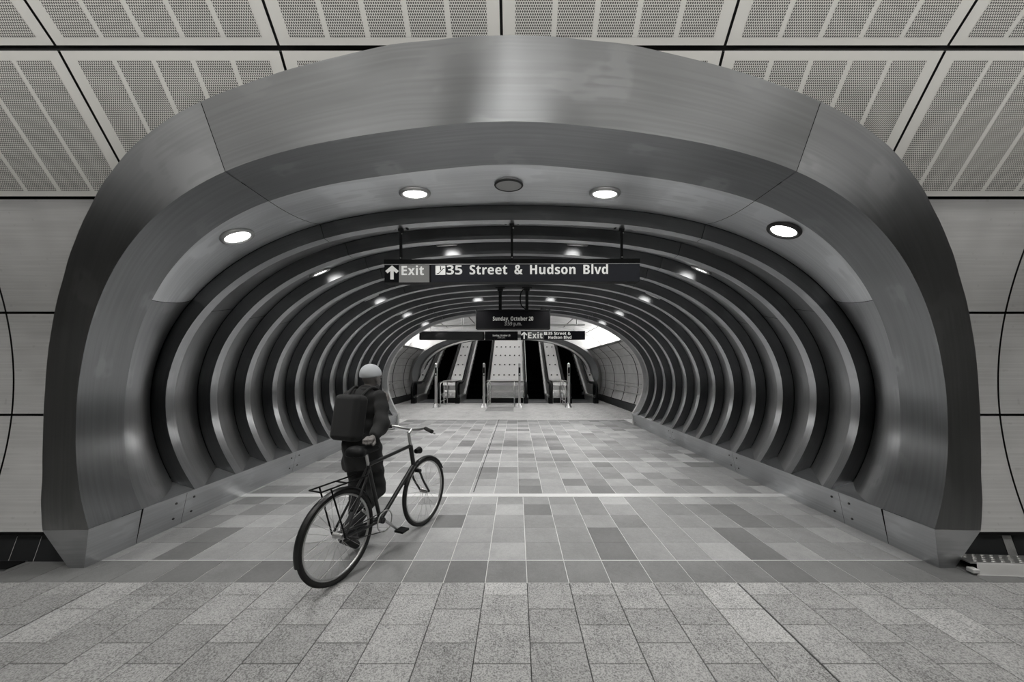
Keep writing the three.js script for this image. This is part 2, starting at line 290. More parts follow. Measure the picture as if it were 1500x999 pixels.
  const field = sub('distant_floor_tiles', floor); field.userData.kind = 'stuff';
  rest.forEach((list, t) => list.length && (part('distant_floor_tiles', list, tileTones[t], field).userData.kind = 'stuff'));
  part('cross_strip', box(6.68, 0.02, 0.105, CX, -0.0085, -4.4425), M.strip, floor, 'broad pale strip across the tunnel floor');
  part('cross_strip', box(6.66, 0.02, 0.012, CX, -0.0092, -2.925), M.strip, floor);
  part('cross_strip', box(6.66, 0.02, 0.022, CX, -0.0088, -6.03), M.strip, floor);
  part('cross_strip', box(9.6, 0.02, 0.09, CX - 0.3, -0.0085, -11.18), M.strip, floor);
  part('long_joint', box(0.012, 0.02, 6.6, -0.545, -0.0085, -7.85), M.groutDark, floor);
  part('granite_paving', flat(11, 9.4, -0.6, -0.1503, -15.9), graniteTones[3], floor);
}

// ---------------------------------------------------------------- structure: low plinths along both tunnel walls
for (const side of [-1, 1]) {
  const base = structure(side < 0 ? 'baseboard_left' : 'baseboard_right');
  const zs = [3.195, 3.62, 5.41, 7.6, TUNNEL_END];
  for (let k = 1; k < zs.length; k++) {
    const z0 = zs[k - 1] + 0.002, z1 = zs[k] - 0.002, panel = part('plinth_panel', sheet(1, 1, (i, j) => [V(CX + side * lerp(3.335, 3.268, j), lerp(0, 0.317, j), -lerp(z0, z1, i)), lerp(z0, z1, i), j * 0.32], side < 0), M.plinth, base);
    part('cap', box(0.05, 0.006, z1 - z0, CX + side * 3.291, 0.3145, -(z0 + z1) / 2), M.plinth, panel);
    for (const z of k === 1 ? [z1 - 0.1] : [z0 + 0.09, z1 - 0.09]) for (const y of [0.09, 0.24]) {
      const w = lerp(3.335, 3.268, y / 0.317);
      part('bolt', new THREE.CylinderGeometry(0.011, 0.011, 0.008, 12).rotateZ(Math.PI / 2).translate(CX + side * (w - 0.002), y, -z), M.bolt, panel);
    }
  }
  part('backing', box(0.03, 0.3, 6.9, CX + side * 3.36, 0.15, -(3.19 + TUNNEL_END) / 2), M.gap, base);
}
// dark lining behind the steel panels
{
  const lining = structure('wall_tunnel');
  part('lining', sheet(120, 1, (i, j) => { const p = ring(i * 2, 0.19, lerp(2.72, TUNNEL_END, j)); p.x += CX; if (p.z > -zMiddle(i * 2)) p.z = -zMiddle(i * 2); return [p, i, j]; }), M.gap, lining);
}

// ---------------------------------------------------------------- thing: the flared steel portal
{
  const t = thing('portal_surround', 'broad brushed steel arch surround flaring from the wall around the tunnel mouth', 'arch', [CX, 0, 0]);
  const inner = (q) => ring(q, 0, zFront(q)), back = (q) => ring(q, 0, zMiddle(q));
  SPLIT3.forEach(([a, b], k) => {
    part('face_panel', loft((q) => outer(q), inner, a, b, 70, 1), k === 1 ? M.portal : M.portalSide, t);
    part('soffit_panel', loft(inner, back, a, b, 70, 1), M.soffit, t);
    part('backing', loft((q) => outer(q).add(V(0, 0, -0.012)), (q) => ring(q, 0.012, zFront(q) + 0.012), Math.max(0, a - 0.001), Math.min(2, b + 0.001), 70, 1), M.gap, t);
    part('outer_return', loft((q) => outer(q), (q) => { const p = outer(q), y = p.y; p.z = -Math.max(3.0, zFront(q) + 0.2) - (y > 2.7 ? 0.2 : 0); return p; }, a, b, 70, 1), M.portal, t);
  });
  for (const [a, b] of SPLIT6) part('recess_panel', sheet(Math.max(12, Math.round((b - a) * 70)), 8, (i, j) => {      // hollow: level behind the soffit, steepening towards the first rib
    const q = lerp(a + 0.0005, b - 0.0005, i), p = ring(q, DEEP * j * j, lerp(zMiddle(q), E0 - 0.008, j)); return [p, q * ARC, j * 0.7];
  }), a === 0 || b === 2 ? M.recessSide : M.recess, t);  // darker copy at the sides, lighter at the crown: reflected light in the colour
  for (const side of [-1, 1]) {
    const q = side < 0 ? 0 : 2, o = outer(q), i = inner(q), bk = back(q), blk = sub('base_block', t), X = (w) => side * w;
    const quad = (p, m, name) => { const g = new THREE.BufferGeometry(); g.setAttribute('position', new THREE.Float32BufferAttribute(p.flatMap((v) => [v.x, v.y, v.z]), 3)); g.setAttribute('uv', new THREE.Float32BufferAttribute([0, 0, 0.4, 0, 0.4, 0.32, 0, 0.32], 2)); g.setIndex([0, 1, 2, 0, 2, 3]); g.computeVertexNormals(); return part(name, g, m, blk); };
    const fo = V(X(3.457), 0, -2.812), fi = V(X(3.335), 0, -2.812), fb = V(X(3.335), 0, -3.192);
    quad([fo, fi, i, o], M.portalSide, 'front_plate'); quad([fi, fb, bk, i], M.plinth, 'side_plate');
    quad([fo, V(X(3.457), 0, -3.1), V(o.x, o.y, -3.1), o], M.portalSide, 'outer_plate');
    part('sill', sheet(6, 1, (u, j) => [V(X(3.268 + 0.34 * j), 0.317 + 0.12 * j, -lerp(3.178, E0, u)), u * 0.5, j * 0.3]), M.sill, t);
  }
}
// ---------------------------------------------------------------- things: the twelve ribs
{
  const P0 = (z, off = 0) => (q) => ring(q, off, z);
  const rib = thing('tunnel_rib', '', 'rib', [CX, 0, -E0], 'curved steel ribs of the tunnel lining');
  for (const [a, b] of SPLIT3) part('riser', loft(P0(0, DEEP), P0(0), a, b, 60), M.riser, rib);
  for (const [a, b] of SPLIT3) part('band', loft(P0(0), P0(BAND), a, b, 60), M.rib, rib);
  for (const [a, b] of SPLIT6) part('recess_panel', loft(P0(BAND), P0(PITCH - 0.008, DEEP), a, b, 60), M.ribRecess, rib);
  for (const side of [-1, 1]) part('sill', sheet(1, 1, (u, j) => [V(side * (3.268 + 0.34 * j), 0.317 + 0.12 * j, -lerp(0.004, PITCH, u)), u * 0.5, j * 0.3]), M.sill, rib);
  const ordinal = ['first', 'second', 'third', 'fourth', 'fifth', 'sixth', 'seventh', 'eighth', 'ninth', 'tenth', 'eleventh', 'last and innermost'];
  const extra = ['carrying the hanging exit sign', '', '', '', '', 'carrying the hanging clock display', '', '', '', '', '', ''];
  for (let k = 0; k < RIBS; k++) {
    const r = k ? rib.clone() : rib;
    if (k) { r.name = numbered('tunnel_rib'); scene.add(r); }
    r.position.z = -(E0 + PITCH * k);
    r.userData = { label: `${k === 11 ? 'last and innermost' : ordinal[k]} curved steel rib behind the portal${k === 11 ? ', at the far end' : ''}${extra[k] ? ', ' + extra[k] : ''}`, category: 'rib', group: 'curved steel ribs of the tunnel lining' };
  }
}

// ---------------------------------------------------------------- lamps in the tunnel
function spot(o, at, to, power, angle, penumbra, radius) {
  const l = new THREE.SpotLight(LAMP, power, 0, angle, penumbra, 2); l.position.copy(at); l.target.position.copy(to); l.castShadow = true; l.shadow.radius = radius; l.name = 'lamp_light'; o.add(l, l.target);
}
function area(o, at, to, w, h, power) { const l = new THREE.RectAreaLight(LAMP, power, w, h); l.position.copy(at); l.lookAt(to); l.name = 'lamp_light'; o.add(l); return l; }
{
  const place = (q, t, row) => {                                 // a point on a recess panel and its inward normal
    const at = (qq, tt) => { if (row === 0) return ring(qq, DEEP * tt * tt, lerp(zMiddle(qq), E0, tt)); const z = E0 + PITCH * (row - 1); return ring(qq, DEEP * tt, lerp(z + BAND, z + PITCH, tt)); };
    const p = at(q, t), n = V().crossVectors(at(q + 0.01, t).sub(p), at(q, t + 0.02).sub(p)).normalize(); if (n.y > 0) n.negate();
    p.x += CX; return [p, n];
  };
  const spots = [[0.545, 0.30, 'outer left'], [0.845, 0.37, 'inner left'], [1.148, 0.38, 'inner right'], [1.44, 0.23, 'outer right']];
  const where = ['in the first lit panel behind the portal', 'above the second and third ribs', 'above the fifth and sixth ribs', 'above the eighth and ninth ribs', 'above the eleventh and last ribs'];
  [0, 2, 5, 8, 11].forEach((row, k) => spots.forEach(([q, t, side]) => {
    const [p, n] = place(q, row ? 0.5 : t, row);
    const o = thing('downlight', `round white recessed downlight, ${side} of four ${where[k]}`, 'downlight', [p.x, p.y, p.z], 'round tunnel downlights');
    const turn = new THREE.Quaternion().setFromUnitVectors(V(0, -1, 0), n), put = (g) => g.applyQuaternion(turn);
    part('trim', put(new THREE.TorusGeometry(0.116, 0.019, 10, 40).rotateX(Math.PI / 2).translate(0, -0.006, 0)), side === 'outer right' && !row ? M.trimDark : M.satin, o);
    part('lens', put(new THREE.CylinderGeometry(0.1, 0.1, 0.012, 40).translate(0, -0.004, 0)), M.lens, o);
    const aim = n.clone().lerp(V(0, -1, 0), 0.75).normalize();
    spot(o, n.clone().multiplyScalar(0.03), aim.multiplyScalar(3), L.downlight * (row ? 1 : 0.6), 0.85, 1, 5);
  }));
  const [p, n] = place(0.995, 0.31, 0);
  const s = thing('ceiling_speaker', 'round grey speaker grille at the crown between the first downlights', 'speaker', [p.x, p.y, p.z]);
  const turn = new THREE.Quaternion().setFromUnitVectors(V(0, -1, 0), n);
  part('rim', new THREE.TorusGeometry(0.112, 0.009, 10, 40).rotateX(Math.PI / 2).translate(0, -0.012, 0).applyQuaternion(turn), M.trimDark, s);
  part('grille', new THREE.CylinderGeometry(0.11, 0.112, 0.022, 40).translate(0, -0.006, 0).applyQuaternion(turn), M.speaker, s);
}
// unseen uplights and downlights, added to brighten the concourse ceiling and pavers
for (let k = -2; k <= 2; k++) {
  const names = ['leftmost', 'left of the middle', 'middle', 'right of the middle', 'rightmost'];
  const o = thing('added_uplight', `added unseen uplight hung under the concourse vault, ${names[k + 2]} of five`, 'lamp', [k * 2.83, 2.6, 0.9], 'added uplights under the vault');
  const tilt = 0.12, lean = (g) => g.rotateX(-tilt);
  part('housing', lean(box(2.0, 0.06, 0.26, 0, 0, 0, 0.01)), M.ceilingWhite, o);
  part('diffuser', lean(box(1.94, 0.008, 0.2, 0, 0.032, 0)), M.panelGlow, o);
  for (const x of [-0.8, 0.8]) part('hanger', tube(V(x, 0.02, 0.05), V(x, 2.9, 0.05), 0.006), M.black, o);
  const up = V(0, Math.cos(tilt), -Math.sin(tilt));
  area(o, up.clone().multiplyScalar(0.045), up.clone().multiplyScalar(2), 1.94, 0.2, L.concourse); 
  const d = thing('added_downlight', `added unseen round lamp on the concourse vault above the pavers, ${names[k + 2]} of five`, 'downlight', [k * 2.83 + 0.6, 4.7, -0.92], 'added round lamps on the vault');
  part('trim', new THREE.TorusGeometry(0.16, 0.02, 10, 36).rotateX(Math.PI / 2), M.satin, d); part('lens', cyl(0.15, 0.15, 0.012, 0, 0.004, 0, 36), M.lens, d); part('can', cyl(0.17, 0.17, 0.3, 0, 0.16, 0, 36), M.satin, d);
  spot(d, V(0, -0.03, 0), V(0, -3, -0.55), L.concourseDown, 0.8, 0.8, 7);
}

// ---------------------------------------------------------------- signs
const HELV = 'bold 100px sans-serif';
function face(w, h, paint, bg) {
  const c = document.createElement('canvas'); c.width = w; c.height = h; const x = c.getContext('2d');
  x.fillStyle = bg; x.fillRect(0, 0, w, h); paint(x);
  const t = new THREE.CanvasTexture(c); t.colorSpace = THREE.SRGBColorSpace; return t;
}
function words(x, text, x0, x1, cap0, cap1, fill, font = HELV, spacing) {   // text stretched to run from x0 to x1 with capitals from cap0 to cap1
  x.save(); x.font = font; if (spacing) x.letterSpacing = spacing;
  const w = x.measureText(text).width, m = x.measureText('H'), ch = m.actualBoundingBoxAscent;
  x.translate(x0, cap1); x.scale((x1 - x0) / w, (cap1 - cap0) / ch); x.fillStyle = fill; x.fillText(text, 0, 0); x.restore();
}
function arrow(x, cx, top, bottom, half, wgt, fill) {
  x.strokeStyle = fill; x.lineWidth = wgt; x.lineCap = 'butt'; x.lineJoin = 'miter';
  x.beginPath(); x.moveTo(cx, bottom); x.lineTo(cx, top + wgt * 0.6); x.stroke();
  x.beginPath(); x.moveTo(cx - half, top + half * 1.12); x.lineTo(cx, top + wgt * 0.35); x.lineTo(cx + half, top + half * 1.12); x.stroke();
}
function escalatorIcon(x, x0, y0, s, light) {
  x.fillStyle = light; x.fillRect(x0, y0, s, s); x.strokeStyle = '#181818'; x.lineWidth = s * 0.07; x.lineJoin = 'round';
  x.beginPath(); x.moveTo(x0 + s * 0.12, y0 + s * 0.86); x.lineTo(x0 + s * 0.3, y0 + s * 0.86); x.lineTo(x0 + s * 0.78, y0 + s * 0.32); x.lineTo(x0 + s * 0.93, y0 + s * 0.32); x.stroke();
  x.fillStyle = '#181818'; x.beginPath(); x.arc(x0 + s * 0.52, y0 + s * 0.14, s * 0.07, 0, 7); x.fill(); x.fillRect(x0 + s * 0.47, y0 + s * 0.22, s * 0.1, s * 0.26);
}
const backlit = (map, k) => phys({ map, roughness: 0.5, specularIntensity: 0.3, emissive: 0xffffff, emissiveMap: map, emissiveIntensity: k });
const facePlate = (w, h, x, y, z) => new THREE.PlaneGeometry(w, h).translate(x, y, z);
{
  const S = 3.75 / FOCAL, px = (x) => (x - 750) * S, t = thing('exit_sign', 'long black hanging sign reading Exit 35 Street & Hudson Blvd in white, nearest the portal', 'sign', [-7 * S, 2.575, -3.75], undefined, 0);
  t.rotation.z = 0.004;
  const W = 374 * S, y0 = -0.116, y1 = 0.116;
  part('housing', box(W, y1 - y0, 0.11, 0, 0, -0.055, 0.004), M.black, t);
  part('top_rail', box(W + 0.004, 0.05, 0.125, 0, y1 - 0.02, -0.055), M.black, t);
  part('rail_line', box(W, 0.007, 0.004, 0, y1 - 0.048, 0.009), M.satin, t);
  const top = y1 - 0.052, H = top - y0; let K = 20;                  // K canvas pixels per photograph pixel
  const panel = (name, a, b, paint, bg, glow) => (K = b - a > 100 ? 6.6 : 20, part(name, facePlate((b - a) * S, H, px((a + b) / 2), (top + y0) / 2, 0.0015), backlit(face(Math.round((b - a) * K), Math.round(27 * K), paint, bg), glow), t));
  const Y = (y) => (y - 386.3) * K;
  panel('arrow_panel', 563.5, 584.5, (x) => arrow(x, (574.3 - 563.5) * K, Y(388.2), Y(408.7), 8.2 * K, 5 * K, '#d6d6d2'), '#0a0b0d', 0.5);
  panel('exit_panel', 584.5, 629, (x) => { words(x, 'Exit', (586.6 - 584.5) * K, (621.6 - 584.5) * K, Y(387.6), Y(402), '#efefec'); }, '#7d7d7b', 0.45);
  panel('street_panel', 631.5, 937, (x) => { escalatorIcon(x, (638 - 631.5) * K, Y(387.4), 14.4 * K, '#f2f2ee'); for (const [w, a, b] of [['35', 653.4, 678], ['Street', 687, 743.6], ['&', 752.8, 765.7], ['Hudson', 774.7, 844.4], ['Blvd', 852.8, 892]]) words(x, w, (a - 631.5) * K, (b - 631.5) * K, Y(386.9), Y(401.3), '#e9e9e5'); }, '#26272b', 0.55);
  [585, 750, 913].forEach((x) => {
    const h = sub('hanger', t), X = px(x), len = 3.05 - 0.1 - 2.575 + (Math.abs(x - 750) < 10 ? 0.05 : -0.005);
    part('pole', box(0.024, len, 0.024, X, y1 + len / 2 - 0.01, -0.055), M.black, h);
    part('bracket', [box(0.15, 0.016, 0.05, X, y1 + len, -0.055), box(0.05, 0.05, 0.036, X, y1 + len - 0.03, -0.055), box(0.02, 0.03, 0.05, X - 0.066, y1 + len - 0.012, -0.055), box(0.02, 0.03, 0.05, X + 0.066, y1 + len - 0.012, -0.055)], M.black, h);
    part('screw', [new THREE.SphereGeometry(0.008, 8, 6).translate(X, y1 + 0.035, -0.04), new THREE.SphereGeometry(0.007, 8, 6).translate(X + 0.014, y1 + len - 0.08, -0.04)], M.satin, h);
  });
}
function clockDisplay(name, label, x0, x1, yTop, yBot, z, glow, hung) {
  const S = z / FOCAL, W = (x1 - x0) * S, H = (yBot - yTop) * S, t = thing(name, label, 'display', [((x0 + x1) / 2 - 757) * S, EYE - ((yTop + yBot) / 2 - 541) * S, -z]);
  part('housing', box(W, H, 0.16, 0, 0, -0.08, 0.012), M.black, t);
  part('bezel', [box(W, 0.018, 0.012, 0, H / 2 - 0.009, 0.004), box(W, 0.018, 0.012, 0, -H / 2 + 0.009, 0.004), box(0.018, H, 0.012, -W / 2 + 0.009, 0, 0.004), box(0.018, H, 0.012, W / 2 - 0.009, 0, 0.004)], M.black, t);
  const K = 14, c = face(109 * K, 29 * K, (x) => {
    words(x, 'Sunday, October 20', 24 * K, 85 * K, 10 * K, 16.6 * K, '#c4c4c0', 'bold 90px sans-serif');
    words(x, '3:59 p.m.', 41.5 * K, 68 * K, 18.6 * K, 24.4 * K, '#8c8c8a', 'bold 90px sans-serif');
    x.fillStyle = 'rgba(4,4,6,0.4)'; for (let i = 0; i < 109 * K; i += 8) x.fillRect(i, 0, 2.4, 29 * K); for (let j = 0; j < 29 * K; j += 8) x.fillRect(0, j, 109 * K, 2.4);
  }, '#040406');
  part('screen', facePlate(W - 0.03, H - 0.03, 0, 0, 0.0035), backlit(c, glow), t);
  if (hung) {
    for (const [x, wide] of [[732.5, 1], [772, 1]]) {
      const X = (x - (x0 + x1) / 2) * S, h = sub('hanger', t), len = 3.02 - t.position.y - H / 2;
      part('pole', box(0.055, len, 0.055, X, H / 2 + len / 2, -0.08), M.black, h);
      part('bracket', [box(0.17, 0.02, 0.1, X, H / 2 + len, -0.08), box(0.1, 0.05, 0.08, X, H / 2 + len - 0.03, -0.08)], M.black, h);
    }
    const X = (769 - (x0 + x1) / 2) * S;
    part('cable', path([V(X, H / 2 + 0.38, -0.05), V(X - 0.06, H / 2 + 0.33, -0.04), V(X - 0.085, H / 2 + 0.2, -0.04), V(X - 0.06, H / 2 + 0.08, -0.04), V(X + 0.02, H / 2 + 0.01, -0.05)], 0.011), M.black, t);
    part('junction_box', box(0.1, 0.05, 0.1, W / 2 - 0.12, H / 2 + 0.02, -0.08, 0.005), M.black, t);
  }
  return t;
}
clockDisplay('clock_display', 'black hanging display showing date and time, on two posts behind the exit sign', 697, 806, 453.5, 482, 6.45, 0.55, true);
clockDisplay('clock_display', 'small far display showing date and time, between the blank sign and the far exit sign', 710.5, 758.5, 485.5, 498, 10.45, 0.9, false);
{
  const z = 10.45, S = z / FOCAL, X = (x) => (x - 757) * S, Y = (y) => EYE - (y - 541) * S;
  const blank = thing('blank_sign', 'blank dark hanging sign at left end of the far sign row', 'sign', [X(661.5), Y(491.4), -z]);
  part('housing', box(95 * S, 12.6 * S, 0.12, 0, 0, -0.06, 0.004), M.black, blank); part('face_panel', facePlate(92 * S, 10 * S, 0, -0.5 * S, 0.003), M.blackGloss, blank); part('rail_line', box(95 * S, 0.02, 0.02, 0, 6 * S, 0), M.satin, blank);
  const ex = thing('exit_sign', 'small far black sign reading Exit with 35 Street & Hudson Blvd on two lines', 'sign', [X(810), Y(491.2), -z]);
  part('housing', box(94 * S, 12.6 * S, 0.12, 0, 0, -0.06, 0.004), M.black, ex);
  const K = 20;
  part('face_panel', facePlate(94 * S, 12 * S, 0, 0, 0.003), backlit(face(94 * K, 12 * K, (x) => {
    x.fillStyle = '#4a4a4a'; x.fillRect(9 * K, 0, 25 * K, 12 * K);
    arrow(x, 4.8 * K, 1.2 * K, 11.3 * K, 4 * K, 2 * K, '#d8d8d4'); words(x, 'Exit', 9.4 * K, 32.3 * K, 1.6 * K, 10.3 * K, '#d4d4d0');
    escalatorIcon(x, 34 * K, 0.9 * K, 4.6 * K, '#e4e4e0'); words(x, '35 Street &', 39.6 * K, 73 * K, 0.9 * K, 5.3 * K, '#e4e4e0'); words(x, 'Hudson Blvd', 39.6 * K, 74.5 * K, 6.8 * K, 11 * K, '#e4e4e0');
  }, '#0b0c10'), 0.5), ex);
  const bar = thing('sign_rail', 'thin steel pipe hung below the hall ceiling above the far signs', 'pipe', [0, 0, -z + 0.06]);
  part('pipe', tube(V(X(622), Y(477), -0.12), V(X(857), Y(475.5), -0.12), 0.024), M.satin, bar);
  for (const x of [630, 677, 735, 784, 841]) part('drop_rod', tube(V(X(x), Y(476.5), -0.12), V(X(x), Y(485), -0.12), 0.01), M.satin, bar);
  for (const x of [677, 845]) part('hanger', tube(V(X(x), Y(476), -0.12), V(X(x), 3.72, -0.12), 0.03), M.satin, bar);
}

// ---------------------------------------------------------------- structure: the hall beyond the tunnel
const HC = -0.6, HALL_END = 19;
{
  const prof = [[4.75, 0.0], [4.9, 0.3], [5.02, 0.7], [5.05, 1.15], [4.98, 1.6], [4.8, 2.05], [4.3, 2.55]];
  const curve = new THREE.CatmullRomCurve3(prof.map(([w, y]) => V(w, y, 0)));
  for (const side of [-1, 1]) {
    const wall = structure(side < 0 ? 'wall_hall_left' : 'wall_hall_right'), zs = [10.08, 11.6, 13.2, 14.8, 16.4, 18.0, HALL_END];
    const strip = (name, t0, t1, z0, z1, mat, out = 0) => part(name, sheet(10, 1, (i, j) => { const p = curve.getPointAt(lerp(t0, t1, i)); return [V(HC + side * (p.x + out), p.y, -lerp(z0, z1, j)), lerp(z0, z1, j), p.y]; }), mat, wall);
    strip('backing', 0, 1, 10, HALL_END, M.gap, 0.06); strip('base_panel', 0, 0.1, 10, HALL_END, M.darkStone, 0.02);
    for (let k = 1; k < zs.length; k++) for (const [a, b] of [[0.11, 0.24], [0.243, 0.37], [0.373, 0.5], [0.503, 0.63], [0.633, 0.76], [0.763, 0.88], [0.883, 0.985]]) strip('wall_panel', a, b, zs[k - 1] + 0.045, zs[k] - 0.045, M.hallPanel);
    part('cove_lip', [box(0.1, 0.07, 8.9, HC + side * 4.33, 2.575, -14.52, 0.01), box(1.0, 0.03, 8.9, HC + side * 4.78, 2.56, -14.52)], M.satin, wall);
  }
  const ceil = structure('ceiling_hall'), arc = (t) => { const a = Math.PI * (1 - t); return V(HC + 5.15 * Math.cos(a), 2.5 + 1.5 * Math.sin(a) ** 0.9, 0); };
  for (let k = 0; k < 10; k++) for (let r = 0; r < 5; r++) part('ceiling_panel', sheet(6, 1, (i, j) => { const p = arc(lerp(k / 10 + 0.0015, (k + 1) / 10 - 0.0015, i)); p.z = -lerp(10.05 + r * 1.8 + 0.01, 10.05 + (r + 1) * 1.8 - 0.01, j); return [p, i, j]; }), M.hallCeiling, ceil);
  part('backing', sheet(40, 1, (i, j) => { const p = arc(i); p.y += 0.05; p.z = -lerp(10, HALL_END, j); return [p, i, j]; }), M.gap, ceil);
  // wall around the inner end of the tunnel
  const w = structure('wall_hall_front'), s = new THREE.Shape(); s.moveTo(-7, -0.2); s.lineTo(7, -0.2); s.lineTo(7, 4.4); s.lineTo(-7, 4.4); s.closePath();
  const hole = new THREE.Path(); for (let k = 0; k <= 100; k++) { const p = ring(k / 50, 0.004); k ? hole.lineTo(p.x + CX, p.y) : hole.moveTo(p.x + CX, -0.1), k === 0 && hole.lineTo(p.x + CX, p.y); } hole.lineTo(3.3 + CX, -0.1); hole.closePath(); s.holes.push(hole);
  part('wall_panel', new THREE.ExtrudeGeometry(s, { depth: 0.1, bevelEnabled: false }).translate(0, 0, -TUNNEL_END - 0.1), M.hallPanel, w);
  // wall at the end of the hall with the second arch
  const e = structure('wall_hall_end'), s2 = new THREE.Shape(); s2.moveTo(HC - 6, -0.2); s2.lineTo(HC + 6, -0.2); s2.lineTo(HC + 6, 4.4); s2.lineTo(HC - 6, 4.4); s2.closePath();
  const A = (k, off) => { const p = ring(k, 0); return [HC + p.x * 1.36 * (1 - off * 0.11), p.y * 1.1 * (1 - off * 0.085)]; };
  const h2 = new THREE.Path(); for (let k = 0; k <= 80; k++) { const [x, y] = A(k / 40, 0.85); k ? h2.lineTo(x, y) : (h2.moveTo(x, -0.1), h2.lineTo(x, y)); } h2.lineTo(A(2, 0.85)[0], -0.1); h2.closePath(); s2.holes.push(h2);
  part('wall_panel', new THREE.ExtrudeGeometry(s2, { depth: 0.1, bevelEnabled: false }).translate(0, 0, -HALL_END - 0.2), M.hallPanel, e);
  const arch = thing('escalator_arch', 'dark curved steel arch around the escalators at the far end', 'arch', [0, 0, -HALL_END]);
  part('face_panel', sheet(80, 1, (i, j) => { const [x0, y0] = A(i * 2, 0), [x1, y1] = A(i * 2, 0.55); return [V(lerp(x0, x1, j), lerp(y0, y1, j), lerp(0.25, 0.1, j)), i * 8, j]; }), M.darkSteel, arch);
  part('reveal_panel', sheet(80, 1, (i, j) => { const [x0, y0] = A(i * 2, 0.55), [x1, y1] = A(i * 2, 0.85); return [V(lerp(x0, x1, j), lerp(y0, y1, j), lerp(0.1, -0.5, j)), i * 8, j]; }), M.darkSteel, arch);
  part('outer_return', sheet(80, 1, (i, j) => { const [x0, y0] = A(i * 2, 0); return [V(x0, y0, lerp(0.25, -0.15, j)), i * 8, j]; }), M.darkSteel, arch);
  for (const side of [-1, 1]) part('foot', box(0.5, 0.36, 0.3, HC + side * 4.28, 0.18, 0.08, 0.01), M.darkSteel, arch);
  // cove lamps
  for (const side of [-1, 1]) {
    const o = thing('cove_lamp', side < 0 ? 'bright cove lamp along the top of left far hall wall' : 'bright cove lamp along the top of right far hall wall', 'lamp', [HC + side * 4.72, 2.6, -14.5], 'bright cove lamps');
    part('housing', box(0.36, 0.05, 8.6, 0, 0, 0), M.satin, o); part('diffuser', box(0.3, 0.02, 8.5, 0, 0.035, 0), M.coveGlow, o);
    area(o, V(0, 0.06, 0), V(-side * 0.25, 1, 0), 8.5, 0.3, L.cove);
  }
  // recessed ceiling lamps of the hall
  [[-2.6, 12.2], [1.4, 12.2], [-2.6, 15], [1.4, 15]].forEach(([x, z], k) => {
    const tt = (x - HC) / 5.15, y = 2.5 + 1.5 * (1 - tt * tt) ** 0.45 - 0.04, o = thing('hall_downlight', `square lamp under the far hall ceiling, ${k % 2 ? 'right' : 'left'} one of the ${k < 2 ? 'nearer' : 'farther'} pair`, 'downlight', [x, y, -z], 'square hall lamps');
    part('trim', box(0.34, 0.03, 0.34, 0, 0, 0, 0.005), M.satin, o); part('lens', box(0.28, 0.01, 0.28, 0, -0.015, 0), M.lens, o);
    spot(o, V(0, -0.04, 0), V(0, -3, 0), L.hall, 1.0, 0.8, 6);
  });
}
// handrails on the hall walls
for (const side of [-1, 1]) {
  const r = thing('wall_handrail', side < 0 ? 'double steel handrail on the left wall of far hall' : 'double steel handrail on the right wall of far hall', 'handrail', [HC + side * 4.93, 0, -10.4], 'hall handrails');
  for (const y of [0.91, 0.66]) part('rail', path([V(0, y - 0.03, 0), V(0, y, -0.1), V(0, y, -3), V(0, y, -5.6), V(-side * 0.05, y, -6.1)], 0.021, 40), M.satin, r);
  for (let k = 0; k < 4; k++) part('bracket', [tube(V(0, 0.91, -0.6 - k * 1.6), V(side * 0.1, 0.84, -0.6 - k * 1.6), 0.012), tube(V(0, 0.66, -0.6 - k * 1.6), V(side * 0.1, 0.6, -0.6 - k * 1.6), 0.012)], M.satin, r);
}

